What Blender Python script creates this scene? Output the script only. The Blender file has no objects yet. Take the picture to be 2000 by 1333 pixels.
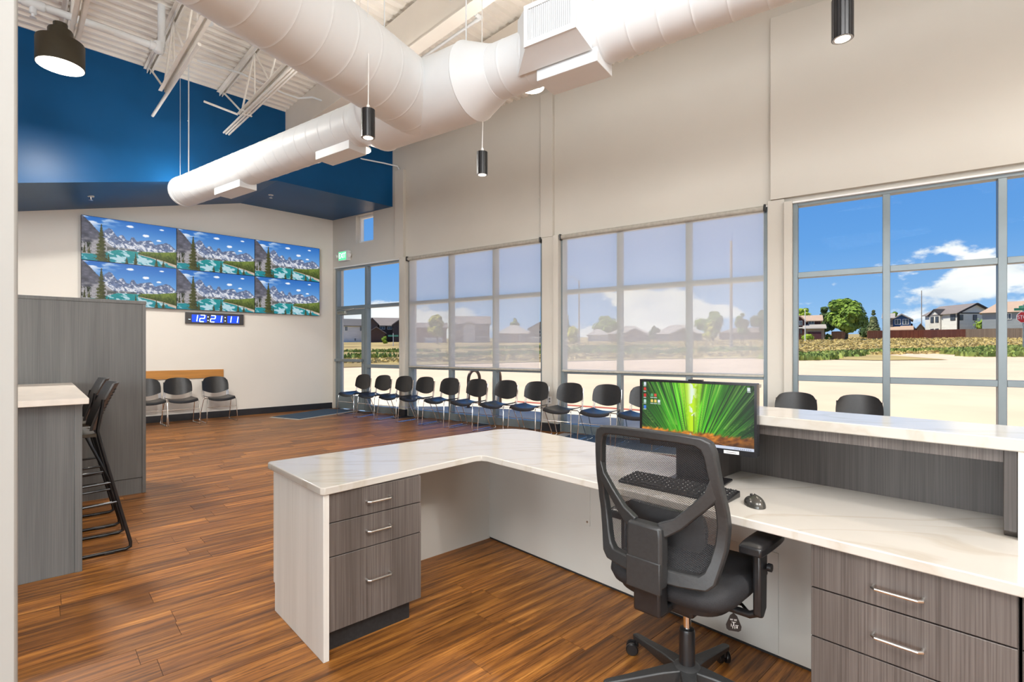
import bpy, math, random
import numpy as np
from mathutils import Vector, Matrix
random.seed(7)
R2 = 2 ** 0.5

# ------------------------------------------------------------------ camera, sky, sun, lights
scn = bpy.context.scene
EYE = 1.32
cam_d = bpy.data.cameras.new('camera'); cam = bpy.data.objects.new('camera', cam_d)
scn.collection.objects.link(cam)
cam.location = (0, 0, EYE); cam.rotation_euler = (math.pi / 2, 0, 0)
cam_d.sensor_width = 36; cam_d.lens = 18.0; cam_d.shift_y = 16.5 / 2000
cam_d.clip_start = 0.05; cam_d.clip_end = 1500
scn.camera = cam
scn.view_settings.view_transform = 'Standard'; scn.view_settings.look = 'None'
scn.view_settings.gamma = 1; scn.view_settings.exposure = 0.76
scn.view_settings.use_curve_mapping = False
scn.cycles.max_bounces = 10; scn.cycles.diffuse_bounces = 5; scn.cycles.glossy_bounces = 4
scn.cycles.transparent_max_bounces = 16; scn.cycles.sample_clamp_indirect = 6
scn.cycles.use_denoising = True

def make_world():
    w = bpy.data.worlds.new('sky'); scn.world = w; w.use_nodes = True
    nt = w.node_tree; N = nt.nodes; Lk = nt.links; N.clear()
    out = N.new('ShaderNodeOutputWorld'); bg = N.new('ShaderNodeBackground')
    tc = N.new('ShaderNodeTexCoord'); sep = N.new('ShaderNodeSeparateXYZ')
    Lk.new(tc.outputs['Generated'], sep.inputs[0])
    ramp = N.new('ShaderNodeValToRGB'); e = ramp.color_ramp.elements
    e[0].position = 0.0; e[0].color = (0.42, 0.62, 0.90, 1)
    e[1].position = 0.75; e[1].color = (0.045, 0.17, 0.60, 1)
    for p, c in ((0.06, (0.30, 0.54, 0.90, 1)), (0.17, (0.15, 0.39, 0.84, 1)), (0.32, (0.085, 0.29, 0.76, 1))):
        k = e.new(p); k.color = c
    Lk.new(sep.outputs['Z'], ramp.inputs[0])
    # cumulus: noise over the direction, squeezed vertically, denser close to the horizon
    mp = N.new('ShaderNodeMapping'); mp.inputs['Scale'].default_value = (4.6, 4.6, 9.0); mp.inputs['Location'].default_value = (1.3, 0.4, 0.35)
    Lk.new(tc.outputs['Generated'], mp.inputs[0])
    nz = N.new('ShaderNodeTexNoise'); nz.inputs['Scale'].default_value = 1.0; nz.inputs['Detail'].default_value = 10; nz.inputs['Roughness'].default_value = 0.56
    Lk.new(mp.outputs[0], nz.inputs['Vector'])
    bias = N.new('ShaderNodeValToRGB'); b = bias.color_ramp.elements
    b[0].position = 0.0; b[0].color = (0.56,) * 3 + (1,)
    b[1].position = 0.30; b[1].color = (0.43,) * 3 + (1,)
    for p, v in ((0.04, 0.62), (0.09, 0.59), (0.13, 0.48)):
        k = b.new(p); k.color = (v, v, v, 1)
    Lk.new(sep.outputs['Z'], bias.inputs[0])
    add = N.new('ShaderNodeMath'); add.operation = 'ADD'
    Lk.new(nz.outputs[0], add.inputs[0]); Lk.new(bias.outputs[0], add.inputs[1])
    mr = N.new('ShaderNodeMapRange'); mr.interpolation_type = 'SMOOTHSTEP'
    mr.inputs['From Min'].default_value = 1.105; mr.inputs['From Max'].default_value = 1.155
    Lk.new(add.outputs[0], mr.inputs['Value'])
    mp2 = N.new('ShaderNodeMapping'); mp2.inputs['Scale'].default_value = (7, 7, 16); Lk.new(tc.outputs['Generated'], mp2.inputs[0])
    nz2 = N.new('ShaderNodeTexNoise'); nz2.inputs['Scale'].default_value = 1.0; nz2.inputs['Detail'].default_value = 5
    Lk.new(mp2.outputs[0], nz2.inputs['Vector'])
    cr = N.new('ShaderNodeValToRGB'); c = cr.color_ramp.elements
    c[0].position = 0.30; c[0].color = (0.66, 0.73, 0.86, 1); c[1].position = 0.58; c[1].color = (1.08, 1.08, 1.08, 1)
    Lk.new(nz2.outputs[0], cr.inputs[0])
    mx = N.new('ShaderNodeMix'); mx.data_type = 'RGBA'
    Lk.new(mr.outputs[0], mx.inputs[0]); Lk.new(ramp.outputs[0], mx.inputs[6]); Lk.new(cr.outputs[0], mx.inputs[7])
    Lk.new(mx.outputs[2], bg.inputs[0]); bg.inputs[1].default_value = 0.60
    Lk.new(bg.outputs[0], out.inputs[0])
make_world()

def light(name, kind, loc, energy, col=(1, 1, 1), rot=(0, 0, 0), size=None, size_y=None, shape=None, **kw):
    d = bpy.data.lights.new(name, kind); d.energy = energy; d.color = col
    if shape: d.shape = shape
    if size: d.size = size
    if size_y: d.size_y = size_y
    for k, v in kw.items(): setattr(d, k, v)
    o = bpy.data.objects.new(name, d); o.location = loc; o.rotation_euler = rot
    scn.collection.objects.link(o); return o
sun = light('sun', 'SUN', (0, -20, 40), 4.2, (1.0, 0.93, 0.82), angle=0.01)
sun.rotation_euler = Vector((0.55, -0.05, -1.0)).to_track_quat('-Z', 'Y').to_euler()
# overhead fill lights added behind the camera, no fixtures modelled there
for i, (x, y) in enumerate(((-1.2, -1.6), (2.6, -2.2))):
    light('overhead_fill_light', 'AREA', (x, y, 4.6), 150, (0.98, 0.99, 1.0), (math.radians(28), 0, 0), 2.6, 1.6, 'RECTANGLE')
# broad fill lights added behind the camera to brighten the room, no windows there
light('front_fill_light', 'AREA', (0.3, -9.3, 1.9), 780, (0.84, 0.93, 1.0), (math.radians(100), 0, 0), 9.0, 3.0, 'RECTANGLE')
light('side_fill_light', 'AREA', (-6.0, -5.5, 1.7), 230, (0.88, 0.95, 1.0), (math.radians(80), 0, math.atan2(-0.70, 0.71)), 5.0, 2.6, 'RECTANGLE')  # added fill from the left for the desk panels and window wall
light('side_fill_light', 'AREA', (5.6, -5.5, 2.0), 980, (0.88, 0.95, 1.0), (math.radians(97), 0, math.atan2(0.62, 0.78)), 5.0, 2.6, 'RECTANGLE')  # added fill from the right for the cream and blue walls

# ------------------------------------------------------------------ frames of the plan
class Frame:
    def __init__(s, ox, oy, dx, dy):
        l = math.hypot(dx, dy); s.o = Vector((ox, oy, 0)); s.x = Vector((dx / l, dy / l, 0)); s.y = Vector((-dy / l, dx / l, 0))
        s.rot = math.atan2(dy, dx)
    def p(s, x, y, z=0): return s.o + s.x * x + s.y * y + Vector((0, 0, z))
    def loc(s, v):
        d = Vector((v[0], v[1], 0)) - s.o; return d.dot(s.x), d.dot(s.y)
CX, CY = -4.0526, 11.5789
WORLD = Frame(0, 0, 1, 0)
WIN = Frame(CX, CY, 1450, -1000)        # window wall: x along it, y outdoors
VID = Frame(CX, CY, 1, 1)               # video wall: x runs up to the corner, y outdoors
DSK = Frame(-0.1661, 2.8155, 930, -1000)  # desk: x along the main run, y towards the visitors

# ------------------------------------------------------------------ mesh builder
class MB:
    def __init__(s): s.v = []; s.f = []
    def add(s, vs, fs):
        n = len(s.v); s.v.extend([tuple(p) for p in vs]); s.f.extend([tuple(i + n for i in f) for f in fs]); return s
    def box(s, x0, x1, y0, y1, z0, z1):
        v = [(x, y, z) for z in (z0, z1) for y in (y0, y1) for x in (x0, x1)]
        return s.add(v, [(0, 2, 3, 1), (4, 5, 7, 6), (0, 1, 5, 4), (2, 6, 7, 3), (0, 4, 6, 2), (1, 3, 7, 5)])
    def bar(s, p, q, w, h, up=(0, 0, 1)):
        p = Vector(p); q = Vector(q); d = (q - p).normalized(); up = Vector(up)
        if abs(d.dot(up)) > 0.98: up = Vector((0, 1, 0))
        sx = d.cross(up).normalized() * w / 2; sz = d.cross(sx).normalized() * h / 2
        v = [c + a * sx + b * sz for c in (p, q) for a, b in ((-1, -1), (1, -1), (1, 1), (-1, 1))]
        return s.add(v, [(0, 1, 2, 3), (7, 6, 5, 4), (0, 4, 5, 1), (1, 5, 6, 2), (2, 6, 7, 3), (3, 7, 4, 0)])
    def tube(s, pts, r, n=8, closed=False):
        pts = [Vector(p) for p in pts]; m = len(pts); rr = r if hasattr(r, '__len__') else [r] * m
        vs = []; prev = None
        for i, p in enumerate(pts):
            a = pts[i - 1] if (i or closed) else p; b = pts[(i + 1) % m] if (i < m - 1 or closed) else p
            d = (b - a).normalized()
            if prev is None:
                ref = Vector((0, 0, 1)) if abs(d.z) < 0.9 else Vector((1, 0, 0)); e = d.cross(ref).normalized()
            else:
                e = (prev - d * prev.dot(d)).normalized()
            prev = e; g = d.cross(e)
            vs += [p + (e * math.cos(2 * math.pi * k / n) + g * math.sin(2 * math.pi * k / n)) * rr[i] for k in range(n)]
        fs = []
        for i in range(m if closed else m - 1):
            j = (i + 1) % m
            fs += [(i * n + k, i * n + (k + 1) % n, j * n + (k + 1) % n, j * n + k) for k in range(n)]
        if not closed: fs += [tuple(range(n))[::-1], tuple(range((m - 1) * n, m * n))]
        return s.add(vs, fs)
    def lathe(s, prof, n=24, o=(0, 0, 0), ax=(0, 0, 1), cap=True):
        o = Vector(o); ax = Vector(ax).normalized(); e = ax.cross(Vector((0, 0, 1)) if abs(ax.z) < 0.9 else Vector((1, 0, 0))).normalized(); g = ax.cross(e)
        vs = [o + ax * t + (e * math.cos(2 * math.pi * k / n) + g * math.sin(2 * math.pi * k / n)) * max(r, 1e-5) for r, t in prof for k in range(n)]
        fs = [(i * n + k, i * n + (k + 1) % n, (i + 1) * n + (k + 1) % n, (i + 1) * n + k) for i in range(len(prof) - 1) for k in range(n)]
        if cap: fs += [tuple(range(n))[::-1], tuple(range((len(prof) - 1) * n, len(prof) * n))]
        return s.add(vs, fs)
    def prism(s, poly, z0, z1, plane='xy'):
        n = len(poly)
        mk = {'xy': lambda a, b, z: (a, b, z), 'xz': lambda a, b, z: (a, z, b), 'yz': lambda a, b, z: (z, a, b)}[plane]
        vs = [mk(a, b, z0) for a, b in poly] + [mk(a, b, z1) for a, b in poly]
        return s.add(vs, [tuple(range(n))[::-1], tuple(range(n, 2 * n))] + [(i, (i + 1) % n, n + (i + 1) % n, n + i) for i in range(n)])
    def grid(s, fn, nu, nv, thick=None):
        vs = [Vector(fn(i / nu, j / nv)) for j in range(nv + 1) for i in range(nu + 1)]
        w = nu + 1; fs = [(j * w + i, j * w + i + 1, (j + 1) * w + i + 1, (j + 1) * w + i) for j in range(nv) for i in range(nu)]
        if thick is None: return s.add(vs, fs)
        t = Vector(thick); m = len(vs); vs2 = vs + [p + t for p in vs]
        fs2 = fs + [tuple(k + m for k in f[::-1]) for f in fs]
        ring = [i for i in range(w)] + [j * w + nu for j in range(1, nv + 1)] + [nv * w + i for i in range(nu - 1, -1, -1)] + [j * w for j in range(nv - 1, 0, -1)]
        fs2 += [(ring[k], ring[k - 1], ring[k - 1] + m, ring[k] + m) for k in range(len(ring))]
        return s.add(vs2, fs2)
    def ring(s, outer, inner, y0, y1, yf=lambda x, z: 0):
        n = len(outer); vs = []
        for y in (y0, y1):
            for pl in (outer, inner): vs += [(x, y + yf(x, z), z) for x, z in pl]
        fs = []
        for i in range(n):
            j = (i + 1) % n
            fs += [(i, j, n + j, n + i), (2 * n + i, 3 * n + i, 3 * n + j, 2 * n + j), (i, 2 * n + i, 2 * n + j, j), (n + i, n + j, 3 * n + j, 3 * n + i)]
        return s.add(vs, fs)
    def mesh(s, name, m, smooth=0.7, off=None):
        vs = s.v if off is None else [(a - off[0], b - off[1], c - off[2]) for a, b, c in s.v]
        me = bpy.data.meshes.new(name); me.from_pydata(vs, [], s.f); me.validate()
        import bmesh
        bm = bmesh.new(); bm.from_mesh(me); bmesh.ops.recalc_face_normals(bm, faces=bm.faces); bm.to_mesh(me); bm.free()
        if m: me.materials.append(m)
        if smooth:
            me.polygons.foreach_set('use_smooth', [True] * len(me.polygons)); me.set_sharp_from_angle(angle=smooth)
        return me

def link(o): scn.collection.objects.link(o); return o
def tag(o, label=None, cat=None, group=None, kind=None):
    for k, v in (('label', label), ('category', cat), ('group', group), ('kind', kind)):
        if v: o[k] = v
    return o
def thing(name, label=None, cat=None, fr=WORLD, at=(0, 0, 0), rz=0, group=None, kind=None):
    o = link(bpy.data.objects.new(name, None)); o.empty_display_size = 0.1
    o.location = fr.p(*at); o.rotation_euler = (0, 0, fr.rot + rz)
    return tag(o, label, cat, group, kind)
def part(name, mb, m, parent, off=None, bev=0, smooth=0.7, kind=None, label=None):
    o = link(bpy.data.objects.new(name, mb.mesh(name, m, smooth, off)))
    o.parent = parent
    if bev: bevel(o, bev)
    if kind: o['kind'] = kind
    if label: o['label'] = label
    return o
def bevel(o, w, seg=2):
    b = o.modifiers.new('bevel', 'BEVEL'); b.width = w; b.segments = seg; b.limit_method = 'ANGLE'; b.angle_limit = 0.6
def solo(name, mb, m, fr=WORLD, label=None, cat=None, group=None, kind=None, bev=0, smooth=0.7):
    """one-mesh thing whose verts are in frame coordinates; origin put at the middle of its base"""
    xs = [v[0] for v in mb.v]; ys = [v[1] for v in mb.v]; zs = [v[2] for v in mb.v]
    c = ((min(xs) + max(xs)) / 2, (min(ys) + max(ys)) / 2, min(zs))
    o = link(bpy.data.objects.new(name, mb.mesh(name, m, smooth, c)))
    o.location = fr.p(*c); o.rotation_euler = (0, 0, fr.rot)
    if bev: bevel(o, bev)
    return tag(o, label, cat, group, kind)
def dup(root, loc, rz, label=None):
    r = root.copy(); link(r); r.location = loc; r.rotation_euler = (0, 0, rz)
    if label: r['label'] = label
    for ch in list(root.children):
        c = ch.copy(); link(c); c.parent = r
        for g in list(ch.children):
            d = g.copy(); link(d); d.parent = c
    return r

# ------------------------------------------------------------------ materials
def srgb(r, g, b):
    f = lambda c: (c / 255 / 12.92) if c / 255 <= 0.04045 else ((c / 255 + 0.055) / 1.055) ** 2.4
    return (f(r), f(g), f(b), 1)
def mat(name, col, rough=0.5, metal=0.0, spec=0.5, var=0.0, scale=(1, 1, 1), detail=4, bump=0.0, col2=None, coat=0, emit=None, es=0, space='Object', ramp=(0.35, 0.65)):
    m = bpy.data.materials.new(name); m.use_nodes = True; nt = m.node_tree; N = nt.nodes; L = nt.links
    b = N['Principled BSDF']; b.inputs['Base Color'].default_value = col; b.inputs['Roughness'].default_value = rough
    b.inputs['Metallic'].default_value = metal; b.inputs['Specular IOR Level'].default_value = spec; b.inputs['Coat Weight'].default_value = coat
    if emit: b.inputs['Emission Color'].default_value = emit; b.inputs['Emission Strength'].default_value = es
    if var or col2 or bump:
        tc = N.new('ShaderNodeTexCoord'); mp = N.new('ShaderNodeMapping'); mp.inputs['Scale'].default_value = scale
        if space == 'World':
            gm = N.new('ShaderNodeNewGeometry'); L.new(gm.outputs['Position'], mp.inputs[0])
        else: L.new(tc.outputs[space], mp.inputs[0])
        nz = N.new('ShaderNodeTexNoise'); nz.inputs['Scale'].default_value = 1; nz.inputs['Detail'].default_value = detail
        L.new(mp.outputs[0], nz.inputs['Vector'])
        if var or col2:
            rp = N.new('ShaderNodeValToRGB'); e = rp.color_ramp.elements; e[0].position, e[1].position = ramp
            e[0].color = col if col2 else tuple(c * (1 - var) for c in col[:3]) + (1,)
            e[1].color = col2 if col2 else tuple(min(1, c * (1 + var)) for c in col[:3]) + (1,)
            L.new(nz.outputs[0], rp.inputs[0]); L.new(rp.outputs[0], b.inputs['Base Color'])
        if bump:
            bp = N.new('ShaderNodeBump'); bp.inputs['Strength'].default_value = bump; bp.inputs['Distance'].default_value = 0.01
            L.new(nz.outputs[0], bp.inputs['Height']); L.new(bp.outputs[0], b.inputs['Normal'])
    return m
def attr_mat(name, attr='tone', emission=False, strength=1.0, rough=0.6):
    m = bpy.data.materials.new(name); m.use_nodes = True; nt = m.node_tree; N = nt.nodes; L = nt.links
    b = N['Principled BSDF']; a = N.new('ShaderNodeAttribute'); a.attribute_name = attr
    b.inputs['Roughness'].default_value = rough
    if emission:
        b.inputs['Base Color'].default_value = (0.01, 0.01, 0.01, 1); L.new(a.outputs['Color'], b.inputs['Emission Color']); b.inputs['Emission Strength'].default_value = strength
        b.inputs['Roughness'].default_value = 0.45; b.inputs['Specular IOR Level'].default_value = 0.25
    else: L.new(a.outputs['Color'], b.inputs['Base Color'])
    return m

M = {}
M['beige'] = mat('beige_wall_paint', (0.60, 0.573, 0.515, 1), 0.7, var=0.03, scale=(0.7,) * 3, space='World')
M['cream'] = mat('cream_wall_paint', (0.85, 0.82, 0.755, 1), 0.65, var=0.02, scale=(0.8,) * 3, space='World')
M['white_wall'] = mat('white_wall_paint', (0.70, 0.69, 0.65, 1), 0.6, var=0.02, scale=(0.8,) * 3, space='World')
M['blue'] = mat('navy_wall_paint', (0.006, 0.078, 0.215, 1), 0.34, spec=0.16, var=0.10, scale=(1.2,) * 3, space='World', bump=0.02)
M['deck'] = mat('painted_steel_deck', (0.84, 0.81, 0.75, 1), 0.6, var=0.04, scale=(3,) * 3, space='World')
M['steel'] = mat('cream_painted_steel', (0.84, 0.81, 0.75, 1), 0.5, var=0.04, scale=(6,) * 3)
M['beam'] = mat('beam_paint', (0.70, 0.65, 0.58, 1), 0.6, var=0.03, scale=(2,) * 3)
M['duct'] = mat('white_duct_paint', (0.74, 0.775, 0.795, 1), 0.45, var=0.02, scale=(3,) * 3)
M['grille'] = mat('grille_shadow', (0.22, 0.21, 0.20, 1), 0.7, var=0.1, scale=(9,) * 3)
M['alu'] = mat('clear_anodised_frame', (0.21, 0.255, 0.275, 1), 0.38, metal=0.2, var=0.05, scale=(4,) * 3)
M['alu_light'] = mat('white_frame_paint', (0.80, 0.81, 0.80, 1), 0.4, var=0.02, scale=(4,) * 3)
M['black'] = mat('black_plastic', (0.012, 0.012, 0.013, 1), 0.30, var=0.15, scale=(30,) * 3)
M['black_matte'] = mat('black_matte', (0.016, 0.016, 0.017, 1), 0.6, var=0.2, scale=(60,) * 3)
M['dark_grey'] = mat('dark_grey_nylon', (0.024, 0.0245, 0.025, 1), 0.42, var=0.10, scale=(90,) * 3, bump=0.05)
M['fabric_black'] = mat('black_seat_fabric', (0.012, 0.012, 0.014, 1), 0.75, var=0.3, scale=(300,) * 3, bump=0.2)
M['chrome'] = mat('chrome', (0.80, 0.80, 0.80, 1), 0.12, metal=1.0, var=0.03, scale=(5,) * 3)
M['nickel'] = mat('brushed_nickel', (0.72, 0.71, 0.68, 1), 0.28, metal=1.0, var=0.05, scale=(50, 50, 50))
M['baseboard'] = mat('black_rubber_base', (0.022, 0.024, 0.030, 1), 0.35, var=0.15, scale=(4,) * 3)
M['oak'] = mat('orange_oak', srgb(196, 136, 66), 0.5, var=0.14, scale=(1.5, 12, 40))
M['carpet'] = mat('blue_entry_carpet', (0.040, 0.075, 0.115, 1), 0.95, var=0.35, scale=(90,) * 3, bump=0.3)
M['mat_edge'] = mat('mat_edge_strip', (0.42, 0.40, 0.35, 1), 0.6, var=0.1, scale=(20,) * 3)
M['lamp_bronze'] = mat('bronze_lamp_shade', (0.050, 0.042, 0.026, 1), 0.42, metal=0.3, var=0.1, scale=(6,) * 3)
M['lamp_glow'] = mat('lamp_diffuser', (1, 0.95, 0.85, 1), 0.5, emit=(1, 0.93, 0.80, 1), es=9, var=0.01, scale=(5,) * 3)
M['spot_glow'] = mat('spot_diffuser', (1, 0.9, 0.75, 1), 0.5, emit=(1, 0.86, 0.68, 1), es=5, var=0.01, scale=(5,) * 3)
M['pcb_white'] = mat('white_plastic', (0.78, 0.78, 0.76, 1), 0.4, var=0.02, scale=(8,) * 3)
M['concrete_out'] = mat('pale_pink_concrete', (0.66, 0.475, 0.325, 1), 0.85, var=0.06, scale=(0.5, 0.5, 0.5), detail=8, space='World', bump=0.05)
M['walk'] = mat('pale_sidewalk', (0.60, 0.52, 0.42, 1), 0.85, var=0.05, scale=(1.5,) * 3, space='World')
M['red_curb'] = mat('red_curb_paint', (0.45, 0.12, 0.08, 1), 0.7, var=0.1, scale=(4,) * 3, space='World')
M['rack'] = mat('brown_rack_paint', (0.10, 0.055, 0.035, 1), 0.4, var=0.1, scale=(9,) * 3)
M['screen_black'] = mat('screen_bezel', (0.010, 0.010, 0.012, 1), 0.22, var=0.1, scale=(9,) * 3)

def laminate(name, c1, c2, dark, rough=0.42):
    """grey wood-grain laminate, grain upright"""
    m = bpy.data.materials.new(name); m.use_nodes = True; nt = m.node_tree; N = nt.nodes; L = nt.links; b = N['Principled BSDF']
    gm = N.new('ShaderNodeNewGeometry')
    def noise(sc, det):
        mp = N.new('ShaderNodeMapping'); mp.inputs['Scale'].default_value = sc; L.new(gm.outputs['Position'], mp.inputs[0])
        nz = N.new('ShaderNodeTexNoise'); nz.inputs['Scale'].default_value = 1; nz.inputs['Detail'].default_value = det; L.new(mp.outputs[0], nz.inputs['Vector']); return nz
    a = noise((9, 9, 0.5), 3); f = noise((240, 240, 2.2), 2)
    r1 = N.new('ShaderNodeValToRGB'); e = r1.color_ramp.elements; e[0].position = 0.32; e[0].color = c1; e[1].position = 0.68; e[1].color = c2
    L.new(a.outputs[0], r1.inputs[0])
    r2 = N.new('ShaderNodeValToRGB'); e = r2.color_ramp.elements; e[0].position = 0.36; e[0].color = dark; e[1].position = 0.62; e[1].color = (1, 1, 1, 1)
    L.new(f.outputs[0], r2.inputs[0])
    mx = N.new('ShaderNodeMix'); mx.data_type = 'RGBA'; mx.blend_type = 'MULTIPLY'; mx.inputs[0].default_value = 1
    L.new(r1.outputs[0], mx.inputs[6]); L.new(r2.outputs[0], mx.inputs[7]); L.new(mx.outputs[2], b.inputs['Base Color'])
    b.inputs['Roughness'].default_value = rough
    return m
M['lam'] = laminate('grey_wood_laminate', (0.088, 0.074, 0.066, 1), (0.150, 0.128, 0.116, 1), (0.62, 0.60, 0.59, 1))
M['lam_cool'] = laminate('cool_grey_laminate', (0.120, 0.122, 0.120, 1), (0.180, 0.180, 0.174, 1), (0.80, 0.80, 0.80, 1))
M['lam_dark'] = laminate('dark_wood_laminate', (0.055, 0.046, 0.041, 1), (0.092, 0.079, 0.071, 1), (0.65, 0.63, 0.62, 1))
M['lam_pale'] = laminate('pale_grey_laminate', (0.58, 0.56, 0.52, 1), (0.66, 0.64, 0.60, 1), (0.92, 0.92, 0.92, 1))
M['panel_grey'] = mat('grey_beige_panel', (0.54, 0.52, 0.475, 1), 0.5, var=0.03, scale=(2,) * 3)

def quartz():
    m = mat('white_quartz', (0.80, 0.76, 0.69, 1), 0.10, spec=0.5)
    nt = m.node_tree; N = nt.nodes; L = nt.links; b = N['Principled BSDF']
    gm = N.new('ShaderNodeNewGeometry'); mp = N.new('ShaderNodeMapping'); mp.inputs['Rotation'].default_value = (0, 0, 0.5); mp.inputs['Scale'].default_value = (0.9, 2.4, 1)
    L.new(gm.outputs['Position'], mp.inputs[0])
    nz = N.new('ShaderNodeTexNoise'); nz.inputs['Scale'].default_value = 1.3; nz.inputs['Detail'].default_value = 6; nz.inputs['Distortion'].default_value = 0.8
    L.new(mp.outputs[0], nz.inputs['Vector'])
    rp = N.new('ShaderNodeValToRGB'); e = rp.color_ramp.elements
    e[0].position = 0.47; e[0].color = (0.50, 0.470, 0.425, 1); e[1].position = 0.53; e[1].color = (0.50, 0.470, 0.425, 1)
    k = e.new(0.50); k.color = (0.45, 0.41, 0.35, 1)
    L.new(nz.outputs[0], rp.inputs[0]); L.new(rp.outputs[0], b.inputs['Base Color'])
    return m
M['quartz'] = quartz()

def glass():
    m = bpy.data.materials.new('window_glass'); m.use_nodes = True; nt = m.node_tree; N = nt.nodes; L = nt.links; N.clear()
    out = N.new('ShaderNodeOutputMaterial'); t = N.new('ShaderNodeBsdfTransparent'); t.inputs[0].default_value = (0.96, 0.98, 0.97, 1)
    g = N.new('ShaderNodeBsdfGlossy'); g.inputs['Roughness'].default_value = 0.0
    fr = N.new('ShaderNodeFresnel'); fr.inputs[0].default_value = 1.05
    mx = N.new('ShaderNodeMixShader'); L.new(fr.outputs[0], mx.inputs[0]); L.new(t.outputs[0], mx.inputs[1]); L.new(g.outputs[0], mx.inputs[2]); L.new(mx.outputs[0], out.inputs[0])
    return m
M['glass'] = glass()
def shade():
    m = bpy.data.materials.new('solar_screen_fabric'); m.use_nodes = True; nt = m.node_tree; N = nt.nodes; L = nt.links; N.clear()
    out = N.new('ShaderNodeOutputMaterial'); t = N.new('ShaderNodeBsdfTransparent'); t.inputs[0].default_value = (1, 1, 1, 1)
    d = N.new('ShaderNodeBsdfDiffuse'); d.inputs[0].default_value = (0.90, 0.89, 0.87, 1)
    tl = N.new('ShaderNodeBsdfTranslucent'); tl.inputs[0].default_value = (0.90, 0.89, 0.87, 1)
    a = N.new('ShaderNodeMixShader'); a.inputs[0].default_value = 0.5; L.new(d.outputs[0], a.inputs[1]); L.new(tl.outputs[0], a.inputs[2])
    mx = N.new('ShaderNodeMixShader'); mx.inputs[0].default_value = 0.60; L.new(t.outputs[0], mx.inputs[1]); L.new(a.outputs[0], mx.inputs[2]); L.new(mx.outputs[0], out.inputs[0])
    return m
M['shade'] = shade()
def mesh_fabric():
    m = bpy.data.materials.new('open_mesh_fabric'); m.use_nodes = True; nt = m.node_tree; N = nt.nodes; L = nt.links; b = N['Principled BSDF']
    b.inputs['Base Color'].default_value = (0.02, 0.02, 0.022, 1); b.inputs['Roughness'].default_value = 0.6
    out = [n for n in N if n.type == 'OUTPUT_MATERIAL'][0]
    tc = N.new('ShaderNodeTexCoord'); sep = N.new('ShaderNodeSeparateXYZ'); L.new(tc.outputs['Object'], sep.inputs[0])
    def wave(o, sc, ph=None):
        a = N.new('ShaderNodeMath'); a.operation = 'MULTIPLY'; L.new(sep.outputs[o], a.inputs[0]); a.inputs[1].default_value = sc
        c = N.new('ShaderNodeMath'); c.operation = 'SINE'; L.new(a.outputs[0], c.inputs[0]); return c
    wx = wave('X', 2 * math.pi / 0.0072); wz = wave('Z', 2 * math.pi / 0.0058)
    mu = N.new('ShaderNodeMath'); mu.operation = 'MULTIPLY'; L.new(wx.outputs[0], mu.inputs[0]); L.new(wz.outputs[0], mu.inputs[1])
    gt = N.new('ShaderNodeMath'); gt.operation = 'GREATER_THAN'; L.new(mu.outputs[0], gt.inputs[0]); gt.inputs[1].default_value = 0.02
    t = N.new('ShaderNodeBsdfTransparent'); mx = N.new('ShaderNodeMixShader')
    L.new(gt.outputs[0], mx.inputs[0]); L.new(b.outputs[0], mx.inputs[1]); L.new(t.outputs[0], mx.inputs[2]); L.new(mx.outputs[0], out.inputs[0])
    return m
M['mesh'] = mesh_fabric()

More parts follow.
